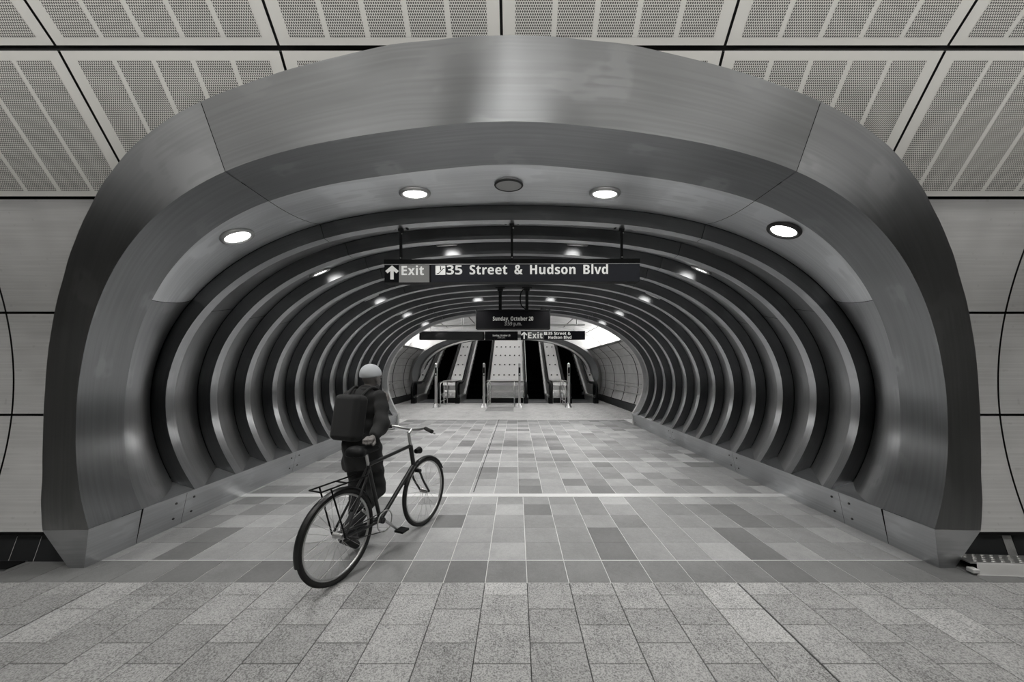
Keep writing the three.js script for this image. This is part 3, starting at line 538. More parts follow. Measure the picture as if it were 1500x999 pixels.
// ---------------------------------------------------------------- escalators, their shaft and cladding
const RISE = Math.tan(Math.PI / 6), FOOT = 18.2, TOPZ = 27;
{
  const wall = structure('wall_shaft');
  for (const side of [-1, 1]) part('wall_panel', box(0.1, 9, 9, HC + side * 4.66, 4.2, -(HALL_END + 0.2 + 4.5)), M.hallPanel, wall);
  part('wall_panel', box(9, 9, 0.1, HC, 4.2, -28.2), M.hallPanel, wall);
  const roof = structure('ceiling_shaft'); part('ceiling_panel', box(9, 0.1, 11, HC, 6.1, -24, 0).applyMatrix4(new THREE.Matrix4()), M.hallCeiling, roof);
  [20.8, 23.6, 26].forEach((z, k) => {
    const o = thing('shaft_lamp', `wide lamp over the escalators, ${['nearest', 'middle', 'farthest'][k]} of three`, 'lamp', [HC, 5.98, -z], 'lamps over the escalators');
    part('housing', box(6, 0.05, 0.4, 0, 0.04, 0), M.satin, o); part('diffuser', box(5.9, 0.02, 0.34, 0, 0, 0), M.shaftGlow, o); area(o, V(0, -0.02, 0), V(0, -1, 0.35), 5.9, 0.34, L.shaft);
  });
  const make = (x0, x1, label) => {
    const xc = (x0 + x1) / 2, wd = x1 - x0, t = thing('escalator', label, 'escalator', [xc, 0, -FOOT], 'escalators of the far arch'), hw = wd / 2;
    part('landing_plate', box(wd - 0.36, 0.02, 1.9, 0, 0.01, 0.6), M.darkSteel, t);
    const stepShape = box(wd - 0.42, 0.23, 0.4);
    for (let k = 0; k < 20; k++) { const y = k * 0.2309, m = part('step', stepShape, M.stepBlack, t); m.position.set(0, y - 0.1, -0.2 - k * 0.4); }
    part('truss', prism([[0, -0.7], [8.6, -0.7 + 8.6 * RISE], [8.6, -0.35 + 8.6 * RISE], [0, -0.35]], wd - 0.1).rotateY(Math.PI / 2).translate(-hw + 0.05, 0, 0), M.black, t);
    for (const s of [-1, 1]) {
      const b = sub('balustrade', t), x = s * (hw - 0.1);
      const side = (y0, y1, th, xx) => prism([[-1.6, y0], [0.2, y0], [8.8, y0 + 8.6 * RISE], [8.8, y1 + 8.6 * RISE], [0.1, y1], [-1.6, y1]], th).rotateY(Math.PI / 2).translate(xx - th / 2, 0, 0);
      part('skirt', side(0.0, 0.3, 0.05, s * (hw - 0.185)), M.satin, b);
      part('deck', side(0.28, 0.34, 0.17, x), M.satin, b);
      part('inner_panel', side(0.3, 0.84, 0.06, x), M.satin, b);
      const rail = [V(x, 0.3, 1.62), V(x, 0.22, 1.78), V(x, 0.34, 2.0), V(x, 0.6, 2.08), V(x, 0.84, 1.98), V(x, 0.93, 1.75), V(x, 0.94, 1.3), V(x, 0.94, 0.3), V(x, 1.02, -0.1), V(x, 0.94 + 4 * RISE, -4), V(x, 0.94 + 8.6 * RISE, -8.6)];
      part('handrail', new THREE.TubeGeometry(new THREE.CatmullRomCurve3(rail, false, 'centripetal'), 90, 0.05, 10), M.black, b);
      part('newel_panel', prism([[-2.02, 0.5], [-1.9, 0.3], [-1.6, 0.24], [-1.3, 0.24], [-1.3, 0.9], [-1.75, 0.9], [-1.95, 0.78]], 0.06).rotateY(Math.PI / 2).translate(x - 0.03, 0, 0), M.blackGloss, b);
      part('base_cover', box(0.2, 0.26, 3.2, x, 0.13, 0.3, 0.02), M.black, b);
    }
    return t;
  };
  make(-4.8, -3.4, 'escalator at the far left, beyond the leftmost detector post');
  make(-2.8, -1.38, 'escalator just left of the broad pale centre incline');
  make(0.32, 1.64, 'escalator just right of the broad pale centre incline');
  make(2.3, 3.7, 'escalator at the far right, beyond the rightmost detector post');
  // cladding between the escalators: polished box in front, pale bolted incline behind
  const clad = (x0, x1, label, bolts, hasBox = true) => {
    const t = thing('incline_cladding', label, 'cladding', [(x0 + x1) / 2, 0, -FOOT], 'pale inclines between the escalators'), w = x1 - x0;
    const L0 = 9.2;
    part('incline_panel', box(w - 0.02, 0.05, L0 / Math.cos(Math.PI / 6)).rotateX(Math.PI / 6).translate(0, 0.92 + L0 * RISE / 2, -L0 / 2 - 0.2), M.whitePanel, t);
    const row = [];
    for (let r = 0; r < 9; r++) for (let k = 0; k < bolts; k++) { const z = 0.7 + r * 0.95, x = bolts === 1 ? 0 : lerp(-w / 2 + 0.18, w / 2 - 0.18, k / (bolts - 1)); part('bolt', cyl(0.035, 0.045, 0.06, 0, 0, 0, 10).rotateX(Math.PI / 6).translate(x, 0.97 + (z - 0.2) * RISE, -z), M.bolt, t); }
    if (hasBox) {
      part('end_box', prism([[-1.7, 0.0], [0.2, 0.0], [0.2, 1.0], [-1.5, 1.0], [-1.66, 0.95], [-1.72, 0.82], [-1.66, 0.72], [-1.62, 0.6], [-1.66, 0.5], [-1.7, 0.3]], w - 0.04).rotateY(Math.PI / 2).translate(-w / 2 + 0.02, 0, 0), M.chrome, t);
      part('kick_plate', box(w - 0.06, 0.22, 0.02, 0, 0.13, 1.72), M.black, t);
      part('top_cap', box(w, 0.03, 1.8, 0, 1.01, 0.7, 0.01), M.satin, t);
    }
  };
  clad(-1.38, 0.32, 'broad pale bolted incline with polished end box between the two middle escalators', 6);
  clad(-3.4, -2.8, 'narrow pale bolted incline with polished end box between the two left escalators', 2);
  clad(1.64, 2.3, 'narrow pale bolted incline with polished end box between the two right escalators', 2);
  clad(-5.05, -4.8, 'pale bolted side incline outside the far left escalator', 1, false);
  clad(3.7, 3.95, 'pale bolted side incline outside the far right escalator', 1, false);
  // slim detector posts on the hall floor
  [[-3.29, 'leftmost'], [-1.336, 'second from left'], [0.11, 'third from left'], [2.116, 'rightmost']].forEach(([x, n], k) => {
    const t = thing('detector_post', `slim steel post with flared foot before the escalators, ${n} of four`, 'post', [x, 0, -14.7], 'slim posts before the escalators');
    part('column', [box(0.1, 1.68, 0.12, 0, 0.94, 0, 0.02), new THREE.SphereGeometry(0.05, 16, 10).scale(1, 0.8, 1.1).translate(0, 1.77, 0)], M.satin, t);
    part('foot', new THREE.CylinderGeometry(0.07, 0.17, 0.2, 4, 1).rotateY(Math.PI / 4).translate(0, 0.1, 0), M.chrome, t);
    part('head_panel', box(0.08, 0.34, 0.01, 0, 1.46, 0.062), M.black, t);
    part('lens', new THREE.SphereGeometry(0.032, 12, 8).translate(0, 1.36, 0.066), M.lightMetal, t);
  });
  // guard rails beside the posts
  [[-3.16, 'left guard rail beside the leftmost post'], [-1.2, 'guard rail left of the centre box'], [-0.1, 'guard rail right of the centre box'], [2.0, 'right guard rail beside the rightmost post']].forEach(([x, label], k) => {
    const t = thing('guard_rail', label.replace('guard rail', 'low tubular steel guard rail'), 'railing', [x, 0, -14.9], 'tubular guard rails'), d = k === 0 || k === 3 ? 1.5 : 1.5;
    part('frame', path([V(0, 0, 0), V(0, 0.85, 0), V(0, 0.95, -0.06), V(0, 0.95, -d + 0.06), V(0, 0.85, -d), V(0, 0, -d)], 0.022, 60), M.satin, t);
    part('mid_rail', tube(V(0, 0.5, 0), V(0, 0.5, -d), 0.018), M.satin, t); part('low_rail', tube(V(0, 0.22, 0), V(0, 0.22, -d), 0.018), M.satin, t);
    part('post', tube(V(0, 0, -d * 0.5), V(0, 0.95, -d * 0.5), 0.02), M.satin, t);
  });
  const mat = thing('floor_mat', 'flat grey mat on the floor before the centre incline', 'mat', [-0.65, 0, -14.1]);
  part('pad', box(1.05, 0.012, 1.5, 0, 0.006, 0, 0.004), M.concrete, mat); part('edge', [box(1.1, 0.008, 0.04, 0, 0.004, 0.76), box(1.1, 0.008, 0.04, 0, 0.004, -0.76)], M.satin, mat);
}
// ---------------------------------------------------------------- smooth bodies: a distance field meshed by surface nets
function netMesh(field, lo, hi, cell) {
  const n = [0, 1, 2].map((k) => Math.ceil((hi[k] - lo[k]) / cell) + 2), [nx, ny, nz] = n, val = new Float32Array(nx * ny * nz), at = (i, j, k) => (k * ny + j) * nx + i;
  for (let k = 0; k < nz; k++) for (let j = 0; j < ny; j++) for (let i = 0; i < nx; i++) val[at(i, j, k)] = field(lo[0] + i * cell, lo[1] + j * cell, lo[2] + k * cell);
  const idx = new Int32Array(nx * ny * nz).fill(-1), pos = [], tri = [];
  for (let k = 0; k < nz - 1; k++) for (let j = 0; j < ny - 1; j++) for (let i = 0; i < nx - 1; i++) {
    let sx = 0, sy = 0, sz = 0, c = 0;
    for (let e = 0; e < 12; e++) {
      const ax = e >> 2, u = e & 1, w = (e >> 1) & 1, a = [0, 0, 0], b = [0, 0, 0];
      a[(ax + 1) % 3] = b[(ax + 1) % 3] = u; a[(ax + 2) % 3] = b[(ax + 2) % 3] = w; b[ax] = 1;
      const va = val[at(i + a[0], j + a[1], k + a[2])], vb = val[at(i + b[0], j + b[1], k + b[2])];
      if ((va < 0) === (vb < 0)) continue;
      const t = va / (va - vb); sx += a[0] + (b[0] - a[0]) * t; sy += a[1] + (b[1] - a[1]) * t; sz += a[2] + (b[2] - a[2]) * t; c++;
    }
    if (!c) continue;
    idx[at(i, j, k)] = pos.length / 3; pos.push(lo[0] + (i + sx / c) * cell, lo[1] + (j + sy / c) * cell, lo[2] + (k + sz / c) * cell);
  }
  for (let k = 1; k < nz - 1; k++) for (let j = 1; j < ny - 1; j++) for (let i = 1; i < nx - 1; i++) {
    const v0 = val[at(i, j, k)] < 0;
    const face = (v1, q) => { if (v0 === v1) return; const [a, b, c, d] = q.map(([x, y, z]) => idx[at(x, y, z)]); if (Math.min(a, b, c, d) < 0) return; v0 ? tri.push(a, b, c, a, c, d) : tri.push(a, c, b, a, d, c); };
    face(val[at(i + 1, j, k)] < 0, [[i, j - 1, k - 1], [i, j, k - 1], [i, j, k], [i, j - 1, k]]);
    face(val[at(i, j + 1, k)] < 0, [[i - 1, j, k - 1], [i - 1, j, k], [i, j, k], [i, j, k - 1]]);
    face(val[at(i, j, k + 1)] < 0, [[i - 1, j - 1, k], [i, j - 1, k], [i, j, k], [i - 1, j, k]]);
  }
  const g = new THREE.BufferGeometry(); g.setAttribute('position', new THREE.Float32BufferAttribute(pos, 3)); g.setIndex(tri); g.computeVertexNormals();
  g.setAttribute('uv', new THREE.Float32BufferAttribute(new Float32Array(pos.length / 3 * 2).map((_, m) => (m & 1 ? pos[(m >> 1) * 3 + 1] : pos[(m >> 1) * 3] + pos[(m >> 1) * 3 + 2])), 2));
  return g;
}
const smin = (a, b, k) => { const h = Math.max(k - Math.abs(a - b), 0) / k; return Math.min(a, b) - h * h * k * 0.25; };
const bone = (a, b, ra, rb, flat = 1) => {                        // tapered capsule; flat squeezes it front to back
  const d = [b[0] - a[0], b[1] - a[1], b[2] - a[2]], l2 = d[0] ** 2 + d[1] ** 2 + d[2] ** 2;
  return (x, y, z) => { const px = x - a[0], py = y - a[1], pz = z - a[2], t = clamp((px * d[0] + py * d[1] + pz * d[2]) / l2, 0, 1), qx = (px - d[0] * t) / flat, qy = py - d[1] * t, qz = pz - d[2] * t; return (Math.hypot(qx, qy, qz) - lerp(ra, rb, t)) * Math.min(1, flat); };
};
const blob = (c, r) => (x, y, z) => { const px = (x - c[0]) / r[0], py = (y - c[1]) / r[1], pz = (z - c[2]) / r[2]; return (Math.hypot(px, py, pz) - 1) * Math.min(...r); };
const blend = (list, k) => (x, y, z) => { let d = list[0](x, y, z); for (let i = 1; i < list.length; i++) d = smin(d, list[i](x, y, z), k); return d; };
const cut = (f, g) => (x, y, z) => Math.max(f(x, y, z), g(x, y, z));

// ---------------------------------------------------------------- the person wheeling a bicycle into the tunnel
const HEADING = 1.2025;                                            // both face away and a little to the right
{
  const cloth = (v, r = 0.9) => phys({ color: grey(v, 0.04), roughness: r, sheen: 0.2, sheenColor: grey(0.2) });
  const skin = std({ color: new THREE.Color().setRGB(0.16, 0.15, 0.145), roughness: 0.55 }), jacketM = cloth(0.007), trouserM = cloth(0.02), capM = cloth(0.42), shoeM = std({ color: grey(0.015, 0.05), roughness: 0.5 }), soleM = std({ color: grey(0.03), roughness: 0.8 }), bagM = cloth(0.01);
  const t = thing('person', 'person in dark coat and pale knitted cap walking a bicycle into the tunnel', 'person', [-1.41, 0, -3.27], undefined, HEADING);
  const J = { hipL: [0.02, 0.84, -0.085], hipR: [0.02, 0.84, 0.085], kneeL: [0.045, 0.45, -0.085], kneeR: [0.1, 0.45, 0.09], ankL: [0.0, 0.085, -0.08], ankR: [-0.25, 0.2, 0.09], toeL: [0.15, 0.035, -0.09], toeR: [-0.16, 0.05, 0.095],
    pelvis: [0.0, 0.9, 0], waist: [0.03, 1.02, 0], chest: [0.07, 1.2, 0], neck: [0.09, 1.35, 0], shL: [0.07, 1.29, -0.175], shR: [0.07, 1.29, 0.175], elL: [0.12, 1.05, -0.235], wrL: [0.235, 1.045, -0.04], elR: [-0.06, 1.06, 0.28], wrR: [-0.2, 0.99, 0.325] };
  const HC0 = [0.13, 1.472, 0];
  const head = blend([blob([HC0[0] - 0.012, HC0[1] + 0.018, 0], [0.092, 0.085, 0.073]), blob([HC0[0] + 0.022, HC0[1] - 0.035, 0], [0.066, 0.075, 0.056]), blob([HC0[0] + 0.05, HC0[1] - 0.085, 0], [0.028, 0.022, 0.03]),
    bone([HC0[0] + 0.083, HC0[1] + 0.005, 0], [HC0[0] + 0.102, HC0[1] - 0.03, 0], 0.009, 0.014), blob([HC0[0] + 0.074, HC0[1] + 0.022, 0], [0.018, 0.01, 0.05]), bone([HC0[0] + 0.078, HC0[1] - 0.06, -0.018], [HC0[0] + 0.078, HC0[1] - 0.06, 0.018], 0.007, 0.007),
    blob([HC0[0] - 0.01, HC0[1] - 0.01, 0.077], [0.02, 0.032, 0.009]), blob([HC0[0] - 0.01, HC0[1] - 0.01, -0.077], [0.02, 0.032, 0.009]), bone([0.085, 1.33, 0], [HC0[0] - 0.012, HC0[1] - 0.06, 0], 0.055, 0.05)], 0.022);
  const eyes = [[HC0[0] + 0.083, HC0[1] + 0.004, 0.031], [HC0[0] + 0.083, HC0[1] + 0.004, -0.031]];
  const headCut = (x, y, z) => { let d = head(x, y, z); for (const e of eyes) d = Math.max(d, -(Math.hypot(x - e[0], y - e[1], z - e[2]) - 0.011)); return d; };
  const hand = (w, dir, side, palmDown) => {                       // palm, four curled fingers and a thumb closed round a bar
    const [fx, fy, fz] = dir, list = [bone(w, [w[0] + fx * 0.03, w[1] + fy * 0.03, w[2] + fz * 0.03], 0.024, 0.024)], c = [w[0] + fx * 0.065, w[1] + fy * 0.065, w[2] + fz * 0.065], ax = [fz, 0, -fx];
    list.push(bone([c[0] - ax[0] * 0.022, c[1], c[2] - ax[2] * 0.022], [c[0] + ax[0] * 0.022, c[1], c[2] + ax[2] * 0.022], 0.021, 0.021));
    [-0.03, -0.01, 0.01, 0.03].forEach((o, i) => {
      const len = [0.85, 1, 0.95, 0.78][i], k0 = [c[0] + ax[0] * o + fx * 0.02, c[1] + 0.004, c[2] + ax[2] * o + fz * 0.02], k1 = [k0[0] + fx * 0.034 * len, k0[1] - 0.006, k0[2] + fz * 0.034 * len], k2 = [k1[0] + fx * 0.006, k1[1] - 0.026 * len, k1[2] + fz * 0.006], k3 = [k2[0] - fx * 0.02 * len, k2[1] - 0.008, k2[2] - fz * 0.02 * len];
      list.push(bone(k0, k1, 0.0092, 0.0088), bone(k1, k2, 0.0088, 0.0082), bone(k2, k3, 0.0082, 0.0075));
    });
    const b = [c[0] - fx * 0.02 + ax[0] * 0.026 * side, c[1] - 0.008, c[2] - fz * 0.02 + ax[2] * 0.026 * side], b1 = [b[0] + fx * 0.03 + ax[0] * 0.014 * side, b[1] - 0.022, b[2] + fz * 0.03 + ax[2] * 0.014 * side];
    list.push(bone(b, b1, 0.012, 0.0105), bone(b1, [b1[0] + fx * 0.026 - ax[0] * 0.006 * side, b1[1] - 0.012, b1[2] + fz * 0.026], 0.0105, 0.009));
    return blend(list, 0.008);
  };
  const nrm = (v) => { const l = Math.hypot(...v); return v.map((x) => x / l); };
  const hL = hand(J.wrL, nrm([0.35, 0, 0.94]), 1), hR = hand(J.wrR, nrm([-0.94, 0, 0.34]), 1);
  const trunk = blend([bone(J.pelvis, J.waist, 0.125, 0.115, 0.8), bone(J.waist, J.chest, 0.115, 0.135, 0.8), bone(J.shL, J.shR, 0.055, 0.055), bone([0.08, 1.3, 0], J.neck, 0.06, 0.05),
    bone(J.shL, J.elL, 0.048, 0.038), bone(J.elL, J.wrL, 0.038, 0.026), bone(J.shR, J.elR, 0.048, 0.038), bone(J.elR, J.wrR, 0.038, 0.026),
    bone(J.hipL, J.kneeL, 0.08, 0.052), bone(J.kneeL, J.ankL, 0.05, 0.034), bone(J.hipR, J.kneeR, 0.08, 0.052), bone(J.kneeR, J.ankR, 0.05, 0.034), bone(J.ankL, J.toeL, 0.034, 0.024), bone(J.ankR, J.toeR, 0.034, 0.024)], 0.05);
  const near = (p, r) => [[p[0] - r, p[1] - r, p[2] - r], [p[0] + r, p[1] + r, p[2] + r]];
  const strip = (g) => { const h = g.clone(); return h.toNonIndexed(); };
  const body = [netMesh(trunk, [-0.35, 0, -0.4], [0.4, 1.4, 0.42], 0.014), netMesh(headCut, [HC0[0] - 0.13, 1.3, -0.11], [HC0[0] + 0.13, HC0[1] + 0.14, 0.11], 0.0042), netMesh(hL, ...near([J.wrL[0] + 0.03, J.wrL[1] - 0.01, J.wrL[2] + 0.07], 0.12), 0.0035), netMesh(hR, ...near([J.wrR[0] - 0.07, J.wrR[1] - 0.01, J.wrR[2] + 0.03], 0.12), 0.0035)].map(strip);
  const bm = part('body', mergeGeometries(body), skin, t);
  part('eye', eyes.map((e) => new THREE.SphereGeometry(0.0105, 12, 8).translate(e[0] - 0.003, e[1], e[2])), std({ color: grey(0.35), roughness: 0.2 }), bm);
  // coat to mid-thigh with a collar, open hem and cuffs
  const coat = blend([bone([0.0, 0.66, -0.03], [0.0, 0.9, -0.03], 0.155, 0.14, 0.82), bone([0.0, 0.66, 0.04], [0.0, 0.9, 0.03], 0.155, 0.14, 0.82), bone([0.0, 0.88, 0], J.waist, 0.155, 0.148, 0.85), bone(J.waist, [0.065, 1.2, 0], 0.148, 0.168, 0.85), bone([0.07, 1.275, -0.155], [0.07, 1.275, 0.155], 0.078, 0.078),
    bone(J.shL, J.elL, 0.072, 0.058), bone(J.elL, J.wrL, 0.057, 0.044), bone(J.shR, J.elR, 0.072, 0.058), bone(J.elR, J.wrR, 0.057, 0.044), bone([0.08, 1.3, 0], [0.095, 1.375, 0], 0.085, 0.07)], 0.055);
  const fold = (x, y, z) => 0.004 * Math.sin(y * 46 + x * 22 + 2 * Math.sin(z * 17)) + 0.003 * Math.sin(z * 61 + y * 19);
  const coatField = (x, y, z) => Math.max(coat(x, y, z) + fold(x, y, z), 0.655 + 0.012 * Math.sin(z * 25) - y, y - 1.405, (x - J.wrL[0]) * 0.35 + (z - J.wrL[2]) * 0.94 - 0.012 - (x < 0.05 || y < 0.9 ? 9 : 0), -((x - J.wrR[0]) * 0.94) - 0.012 - (z < 0.22 || y < 0.9 ? 9 : 0));
  const coatMesh = part('coat', netMesh(coatField, [-0.36, 0.6, -0.36], [0.36, 1.45, 0.42], 0.011), jacketM, t);
  part('collar', new THREE.TorusGeometry(0.072, 0.024, 10, 28).rotateX(Math.PI / 2).rotateZ(0.2).translate(0.092, 1.375, 0), jacketM, coatMesh);
  const legs = blend([bone(J.hipL, J.kneeL, 0.1, 0.074), bone(J.kneeL, [0.005, 0.1, -0.08], 0.072, 0.062), bone(J.hipR, J.kneeR, 0.1, 0.074), bone(J.kneeR, [-0.235, 0.215, 0.09], 0.072, 0.06)], 0.03);
  part('trousers', netMesh((x, y, z) => Math.max(legs(x, y, z) + 0.004 * Math.sin(y * 58 + z * 30 + x * 15), 0.075 - y + (z > 0 ? -9 : 0)), [-0.36, 0.04, -0.22], [0.24, 0.95, 0.22], 0.01), trouserM, t);
  const shoe = (a, toe, lift) => blend([blob([a[0] - 0.01, a[1] - 0.02, a[2]], [0.05, 0.05, 0.042]), bone([a[0] - 0.03, a[1] - 0.045, a[2]], toe, 0.042, 0.034), blob([lerp(a[0], toe[0], 0.5), lerp(a[1], toe[1], 0.5) + 0.01, lerp(a[2], toe[2], 0.5)], [0.06, 0.036, 0.04])], 0.03);
  const sL = shoe(J.ankL, J.toeL), sR = shoe(J.ankR, J.toeR);
  const l = part('shoe', netMesh((x, y, z) => Math.max(sL(x, y, z), 0.014 - y), [-0.12, 0, -0.16], [0.24, 0.18, 0.0], 0.006), shoeM, t);
  part('sole', prism([[-0.085, -0.035], [-0.07, -0.042], [0.02, -0.036], [0.09, -0.046], [0.16, -0.036], [0.19, 0], [0.16, 0.034], [0.09, 0.044], [0.02, 0.034], [-0.07, 0.042], [-0.085, 0.035]], 0.018).rotateX(-Math.PI / 2).translate(0.0, 0.0, -0.085), soleM, l);
  part('shoe', netMesh(sR, [-0.38, 0.0, 0.0], [-0.06, 0.3, 0.18], 0.006), shoeM, t);
  const capF = cut((x, y, z) => Math.abs(blob([HC0[0] - 0.016, HC0[1] + 0.03, 0], [0.101, 0.093, 0.083])(x, y, z)) - 0.006, (x, y, z) => HC0[1] + 0.014 + (x - HC0[0]) * 0.12 - y);
  const cap = part('cap', netMesh(capF, [HC0[0] - 0.15, 1.44, -0.12], [HC0[0] + 0.13, 1.62, 0.12], 0.005), capM, t);
  part('brim', new THREE.TorusGeometry(0.092, 0.012, 8, 36).scale(1.03, 0.86, 1.4).rotateX(Math.PI / 2).rotateZ(0.12).translate(HC0[0] - 0.016, HC0[1] + 0.024, 0), capM, cap);
  // small backpack worn by the person
  const bag = part('backpack', new RoundedBoxGeometry(0.15, 0.4, 0.28, 4, 0.05).rotateZ(-0.18).translate(-0.14, 1.13, 0), bagM, t);
  for (const s of [-1, 1]) part('strap', path([V(-0.1, 1.3, s * 0.08), V(0.03, 1.385, s * 0.1), V(0.17, 1.3, s * 0.1), V(0.2, 1.15, s * 0.11), V(0.1, 1.02, s * 0.145), V(-0.1, 0.98, s * 0.1)], 0.014, 40), bagM, bag);
}
{
  const t = thing('bicycle', 'dark city bicycle pushed along on the right of the walking person', 'bicycle', [-1.111, 0, -3.12], undefined, HEADING);
  const paint = std({ color: grey(0.015, 0.05), roughness: 0.35, metalness: 0.2 }), rubber = std({ color: grey(0.012), roughness: 0.85 }), alloy = M.satin, R0 = 0.335, rear = V(-0.525, R0, 0), front = V(0.525, R0, 0), bb = V(-0.1, 0.285, 0), seatTop = V(-0.235, 0.78, 0), headLo = V(0.345, 0.64, 0), headHi = V(0.3, 0.83, 0);
  for (const c of [rear, front]) {
    const w = sub('wheel', t); w.position.copy(c);
    part('tyre', new THREE.TorusGeometry(R0 - 0.019, 0.019, 12, 72), rubber, w); part('rim', new THREE.TorusGeometry(R0 - 0.043, 0.0095, 8, 72), alloy, w);
    part('hub', new THREE.CylinderGeometry(0.022, 0.022, 0.09, 16).rotateX(Math.PI / 2), alloy, w);
    part('spokes', Array.from({ length: 28 }, (_, k) => { const a = k / 28 * Math.PI * 2, b = a + (k % 4 < 2 ? 0.35 : -0.35), s = k % 2 ? 1 : -1; return tube(V(Math.cos(b) * 0.02, Math.sin(b) * 0.02, s * 0.03), V(Math.cos(a) * (R0 - 0.05), Math.sin(a) * (R0 - 0.05), 0), 0.0013, 5); }), alloy, w);
    part('mudguard', sheet(30, 4, (i, j) => { const a = lerp(c === rear ? 0.35 : 0.45, c === rear ? 3.35 : 2.7, i), r = R0 + 0.014 - 0.012 * (2 * j - 1) ** 2; return [V(Math.cos(a) * r, Math.sin(a) * r, (j - 0.5) * 0.05), i, j]; }), paint, w);
  }
  part('frame', [tube(bb, seatTop, 0.016), tube(seatTop, headHi, 0.015), tube(bb, headLo, 0.019), tube(headLo, headHi, 0.021), ...[-1, 1].flatMap((s) => [tube(V(bb.x, bb.y, s * 0.02), V(rear.x, rear.y, s * 0.06), 0.01), tube(V(seatTop.x, seatTop.y - 0.03, s * 0.015), V(rear.x, rear.y, s * 0.06), 0.009)]), new THREE.CylinderGeometry(0.024, 0.024, 0.075, 16).rotateX(Math.PI / 2).translate(bb.x, bb.y, 0)], paint, t);
  part('fork', [tube(headLo, V(0.37, 0.585, 0), 0.02), box(0.04, 0.03, 0.13, 0.372, 0.58, 0, 0.01), ...[-1, 1].map((s) => path([V(0.372, 0.58, s * 0.05), V(0.42, 0.48, s * 0.055), V(front.x, front.y, s * 0.052)], 0.0105, 16))], paint, t);
  const bars = part('handlebar', [tube(headHi, V(0.275, 0.95, 0), 0.014), tube(V(0.275, 0.95, 0), V(0.32, 0.98, 0), 0.015), path([V(0.2, 1.0, -0.3), V(0.27, 1.01, -0.2), V(0.32, 0.985, -0.08), V(0.32, 0.98, 0), V(0.32, 0.985, 0.08), V(0.27, 1.01, 0.2), V(0.2, 1.0, 0.3)], 0.0115, 40)], alloy, t);
  for (const s of [-1, 1]) { part('grip', tube(V(0.27, 1.008, s * 0.19), V(0.195, 0.999, s * 0.31), 0.017), rubber, bars); part('brake_lever', path([V(0.29, 1.0, s * 0.17), V(0.32, 0.975, s * 0.2), V(0.27, 0.965, s * 0.29)], 0.006, 12), alloy, bars); }
  part('seat_post', tube(seatTop, V(-0.255, 0.87, 0), 0.0125), alloy, t);
  const saddle = blend([bone([-0.37, 0.9, -0.04], [-0.37, 0.9, 0.04], 0.045, 0.045), bone([-0.36, 0.9, 0], [-0.14, 0.9, 0], 0.055, 0.022)], 0.04);
  part('saddle', netMesh((x, y, z) => Math.max(saddle(x, y, z), 0.88 - y), [-0.46, 0.84, -0.14], [-0.08, 0.98, 0.14], 0.008), M.black, t);
  const crank = sub('crankset', t);
  part('chainring', new THREE.TorusGeometry(0.085, 0.006, 6, 40).translate(bb.x, bb.y, 0.05), alloy, crank); part('crank_arm', [tube(V(bb.x, bb.y, 0.06), V(bb.x + 0.12, bb.y - 0.115, 0.075), 0.01), tube(V(bb.x, bb.y, -0.06), V(bb.x - 0.12, bb.y + 0.115, -0.075), 0.01)], alloy, crank);
  part('pedal', box(0.09, 0.02, 0.09, bb.x + 0.12, bb.y - 0.115, 0.125, 0.006), M.black, crank); part('pedal', box(0.09, 0.02, 0.09, bb.x - 0.12, bb.y + 0.115, -0.125, 0.006), M.black, crank);
  part('chain', [tube(V(bb.x, bb.y + 0.085, 0.05), V(rear.x, rear.y + 0.035, 0.05), 0.004), tube(V(bb.x, bb.y - 0.085, 0.05), V(rear.x, rear.y - 0.035, 0.05), 0.004)], M.trimDark, t);
  part('rear_rack', [tube(V(-0.72, 0.72, -0.055), V(-0.3, 0.72, -0.055), 0.006), tube(V(-0.72, 0.72, 0.055), V(-0.3, 0.72, 0.055), 0.006), tube(V(-0.72, 0.72, -0.055), V(-0.72, 0.72, 0.055), 0.006), tube(V(-0.5, 0.72, -0.055), V(-0.5, 0.72, 0.055), 0.006), tube(V(-0.64, 0.72, 0.055), V(rear.x, rear.y, 0.065), 0.006), tube(V(-0.64, 0.72, -0.055), V(rear.x, rear.y, -0.065), 0.006)], M.black, t);
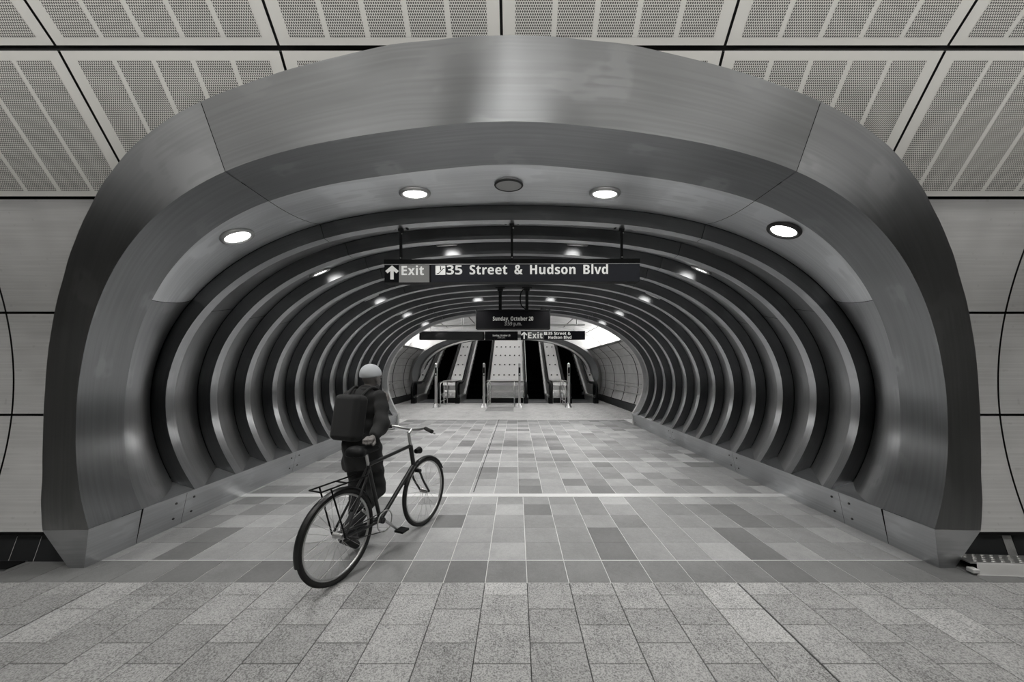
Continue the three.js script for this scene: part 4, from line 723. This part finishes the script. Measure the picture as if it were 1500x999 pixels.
  const lamp = part('headlamp', new THREE.CylinderGeometry(0.035, 0.022, 0.06, 16).rotateZ(-Math.PI / 2).translate(0.41, 0.76, 0), M.black, t); part('lens', new THREE.CylinderGeometry(0.031, 0.031, 0.006, 16).rotateZ(-Math.PI / 2).translate(0.442, 0.76, 0), M.lightMetal, lamp);
}
// ---------------------------------------------------------------- ramp plate at the foot of the right wall
{
  const t = thing('ramp_plate', 'studded pale metal ramp plate on the floor against the right wall', 'ramp', [3.46, 0, -2.71], undefined, -0.06);
  const W = 1.5, prof = [[0.0, 0.0], [0.012, 0.006], [0.035, 0.072], [0.05, 0.078], [0.2, 0.074], [0.2, 0.066], [0.05, 0.068]];
  part('plate', prism([[0.04, 0.068], [0.045, 0.078], [0.19, 0.07], [0.19, 0.06]], W).rotateY(Math.PI / 2), M.lightMetal, t);
  part('front_flange', sheet(1, 4, (i, j) => { const a = [[0.042, 0.077], [0.034, 0.068], [0.02, 0.035], [0.006, 0.004], [0, 0.002]][Math.round(j * 4)]; return [V(lerp(0.05 * (1 - j), W, i), a[1], -a[0]), i, j]; }), M.strip, t);
  part('hinge', box(0.05, 0.03, 0.05, -0.005, 0.03, -0.02, 0.006), M.strip, t);
  part('support', box(W - 0.1, 0.058, 0.1, W / 2 + 0.04, 0.03, -0.14), M.black, t);
  const studs = []; for (let r = 0; r < 4; r++) for (let k = 0; k < 22; k++) studs.push(new THREE.SphereGeometry(0.012, 8, 4, 0, 7, 0, 1.57).scale(1.5, 0.4, 0.8).translate(0.06 + k * 0.066 + (r % 2) * 0.033, 0.0775 - 0.0015 * r, -0.065 - r * 0.034));
  const st = part('stud', studs, M.lightMetal, t); st.userData.kind = 'stuff';
  const d = thing('floor_drain', 'dark slotted drain cover on the floor at the left edge', 'drain', [-4.12, 0, -2.84]);
  part('cover', box(0.34, 0.01, 0.12, 0, 0.004, 0, 0.003), M.black, d); part('frame', [box(0.36, 0.006, 0.012, 0, 0.003, 0.066), box(0.36, 0.006, 0.012, 0, 0.003, -0.066)], M.darkSteel, d);
}
renderer.render(scene, camera);
